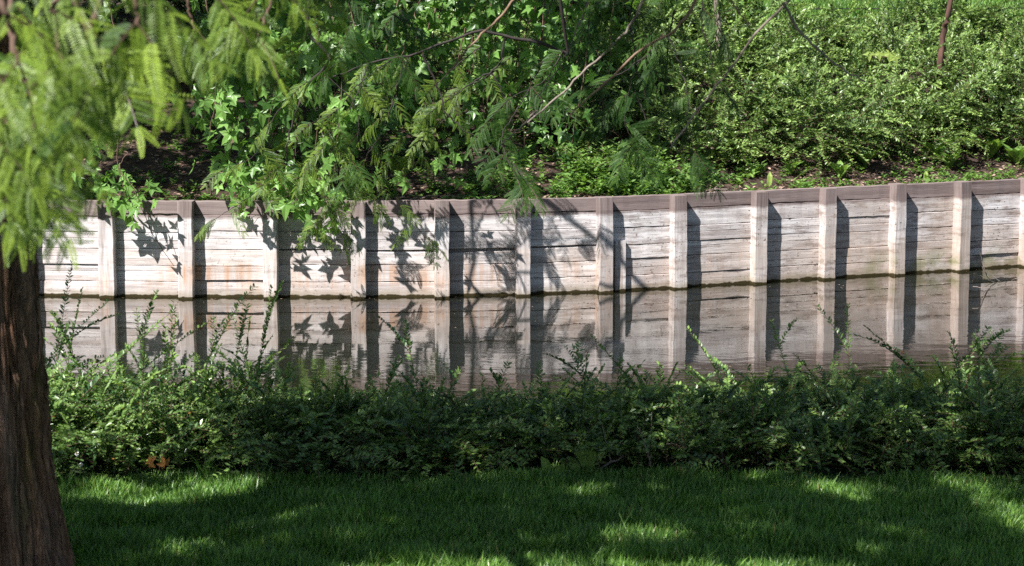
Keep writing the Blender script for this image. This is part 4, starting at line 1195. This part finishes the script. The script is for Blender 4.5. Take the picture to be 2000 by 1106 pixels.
fallen('orange leaf at the hedge foot, right one of two', at(322, 908, 6.18), .032, 'orange', (-.2, -.2, .8), (.2, -.8, .4), STARS[2])
def tuft(lab, px, py, n, L):
    c = atz(px, py, LAWN); mb = MB(); 
    for _ in range(n):
        a = rnd() * 6.28; e = c + np.array([math.cos(a) * L * .6, math.sin(a) * L * .3, L * (.6 + .5 * rnd())])
        P = spline([c + rn(3) * .006 * [1, 1, 0], (c + e) / 2 + [0, 0, L * .22], e], 7)
        w1 = np.array([1, 0, .2]) * .0022
        V = np.stack([P - w1 * np.linspace(1, .1, 7)[:, None], P + w1 * np.linspace(1, .1, 7)[:, None]], 1).reshape(-1, 3)
        mb.add(V, [(2 * k, 2 * k + 1, 2 * k + 3, 2 * k + 2) for k in range(6)], None, .7)
    o = mb.build('grass_tuft', M['grass'], None, False, c); tag(o, lab, 'grass tuft', 'tall grass tufts at the lawn edge')
tuft('tall grass tuft at the hedge foot right of the orange leaves', 400, 938, 12, .09)
tuft('arching tuft of tall grass before the dark hedge', 510, 934, 9, .10)
tuft('tall grass tuft beside the tree trunk base', 130, 960, 10, .06)

for (x0, y0, r_, lab) in [(-7.5, 20.5, 2.2, 'leafy tree beyond the far bank on the left'), (-4.0, 22.0, 2.3, 'leafy tree beyond the far bank behind the sweetgum'), (-.5, 21.0, 2.1, 'leafy tree beyond the far bank in the middle'),
                          (3.2, 22.5, 2.3, 'leafy tree beyond the far grass, right of the middle'), (6.5, 21.5, 2.2, 'leafy tree beyond the far grass on the right'), (10.0, 24, 2.6, 'leafy tree farthest right beyond the grass')]:
    zb = float(bank_z(x0, y0))
    o = empty('background_tree', (x0, y0, zb), lab, 'tree', 'trees beyond the far bank')
    mb = MB(); tubes(mb, spline([(x0, y0, zb - .1), (x0 + .1, y0, zb + 1.2), (x0, y0 + .1, zb + 3.5)], 14), np.linspace(.16, .07, 14)[None], 12)
    mb.build('trunk', M['bark'], o, True)
    mb = MB(); n = 7000
    cc = np.array([x0, y0, zb + 2.2]) + rn(26, 3) * np.array([r_ * .42, r_ * .42, 1.0])
    cc[:, 2] = np.maximum(cc[:, 2], zb + .5)
    pp = cc[rng.integers(0, 26, n)] + rn(n, 3) * .34
    mb.inst(OVAL, pp, frames(nrm(rn(n, 3)), nrm(rn(n, 3) + [0, -.3, .8])), .20 * (.6 + .6 * rnd(n)), rnd(n))
    mb.build('crown', M['farshrub'], o)

mb = MB(); n = 420
x = rng.uniform(-3.2, 3.6, n); y = yw(x) - .02 - np.abs(rn(n)) * .35 - (rnd(n) < .3) * rng.uniform(0, 3, n)
mb.inst(OVAL, np.stack([x, y, np.full(n, .0025)], -1), frames(nrm(np.stack([rn(n), rn(n), rn(n) * .04], -1)), np.repeat(np.array([[0, 0, 1.]]), n, 0)), .005 + .010 * rnd(n) ** 2, rnd(n))
tag(mb.build('floating_debris', M['litter']), 'specks of leaf and seed litter floating along the foot of the wall', 'floating litter', kind='stuff')

# ------------------------------------------------------------------ slim trunks on the far bank and the wire
def slim(lab, foot, mid, topp, r, mat):
    P0 = np.array(foot)
    o = empty('young_tree', P0, lab, 'tree', 'slim young trees on the far bank')
    P = spline([P0, mid, topp, np.array(topp) + [.12, .1, .9], np.array(topp) + [.1, .2, 2.0]], 26)
    mb = MB(); tubes(mb, P + rn(26, 3) * .003, np.linspace(r, r * .45, 26)[None], 9, rnd(1)); mb.build('trunk', M[mat], o, True)
    cm = MB(); n = 900
    pp = P[-1] + rn(n, 3) * np.array([.45, .45, .4]) + [0, 0, .2]
    cm.inst(OVAL, pp, frames(nrm(rn(n, 3)), nrm(rn(n, 3))), .06, rnd(n)); cm.build('crown', M['farshrub'], o)
f = at(1830, 165, 13.55)
slim('slim leaning reddish trunk rising from the sunny shrubs at right', (f[0], 13.55, float(bank_z(f[0], 13.55))), at(1842, 70, 13.5), at(1860, -10, 13.45), .021, 'darkbark')
f = at(1405, 120, 14.0)
slim('pale brown slim trunk behind the hanging sprays', (f[0], 14.0, float(bank_z(f[0], 14.0))), at(1404, 45, 14.0), at(1400, -10, 14.0), .020, 'greytwig')
mb = MB()
P = spline([at(-400, 22, 15.4), at(1000, 20, 15.4), at(2400, 14, 15.4)], 40)
tubes(mb, P, np.full((1, 40), .004), 6)
wr = mb.build('wire', M['cable'], None, True, P[0]); tag(wr, 'thin dark wire strung level along the top of the far bank', 'wire')
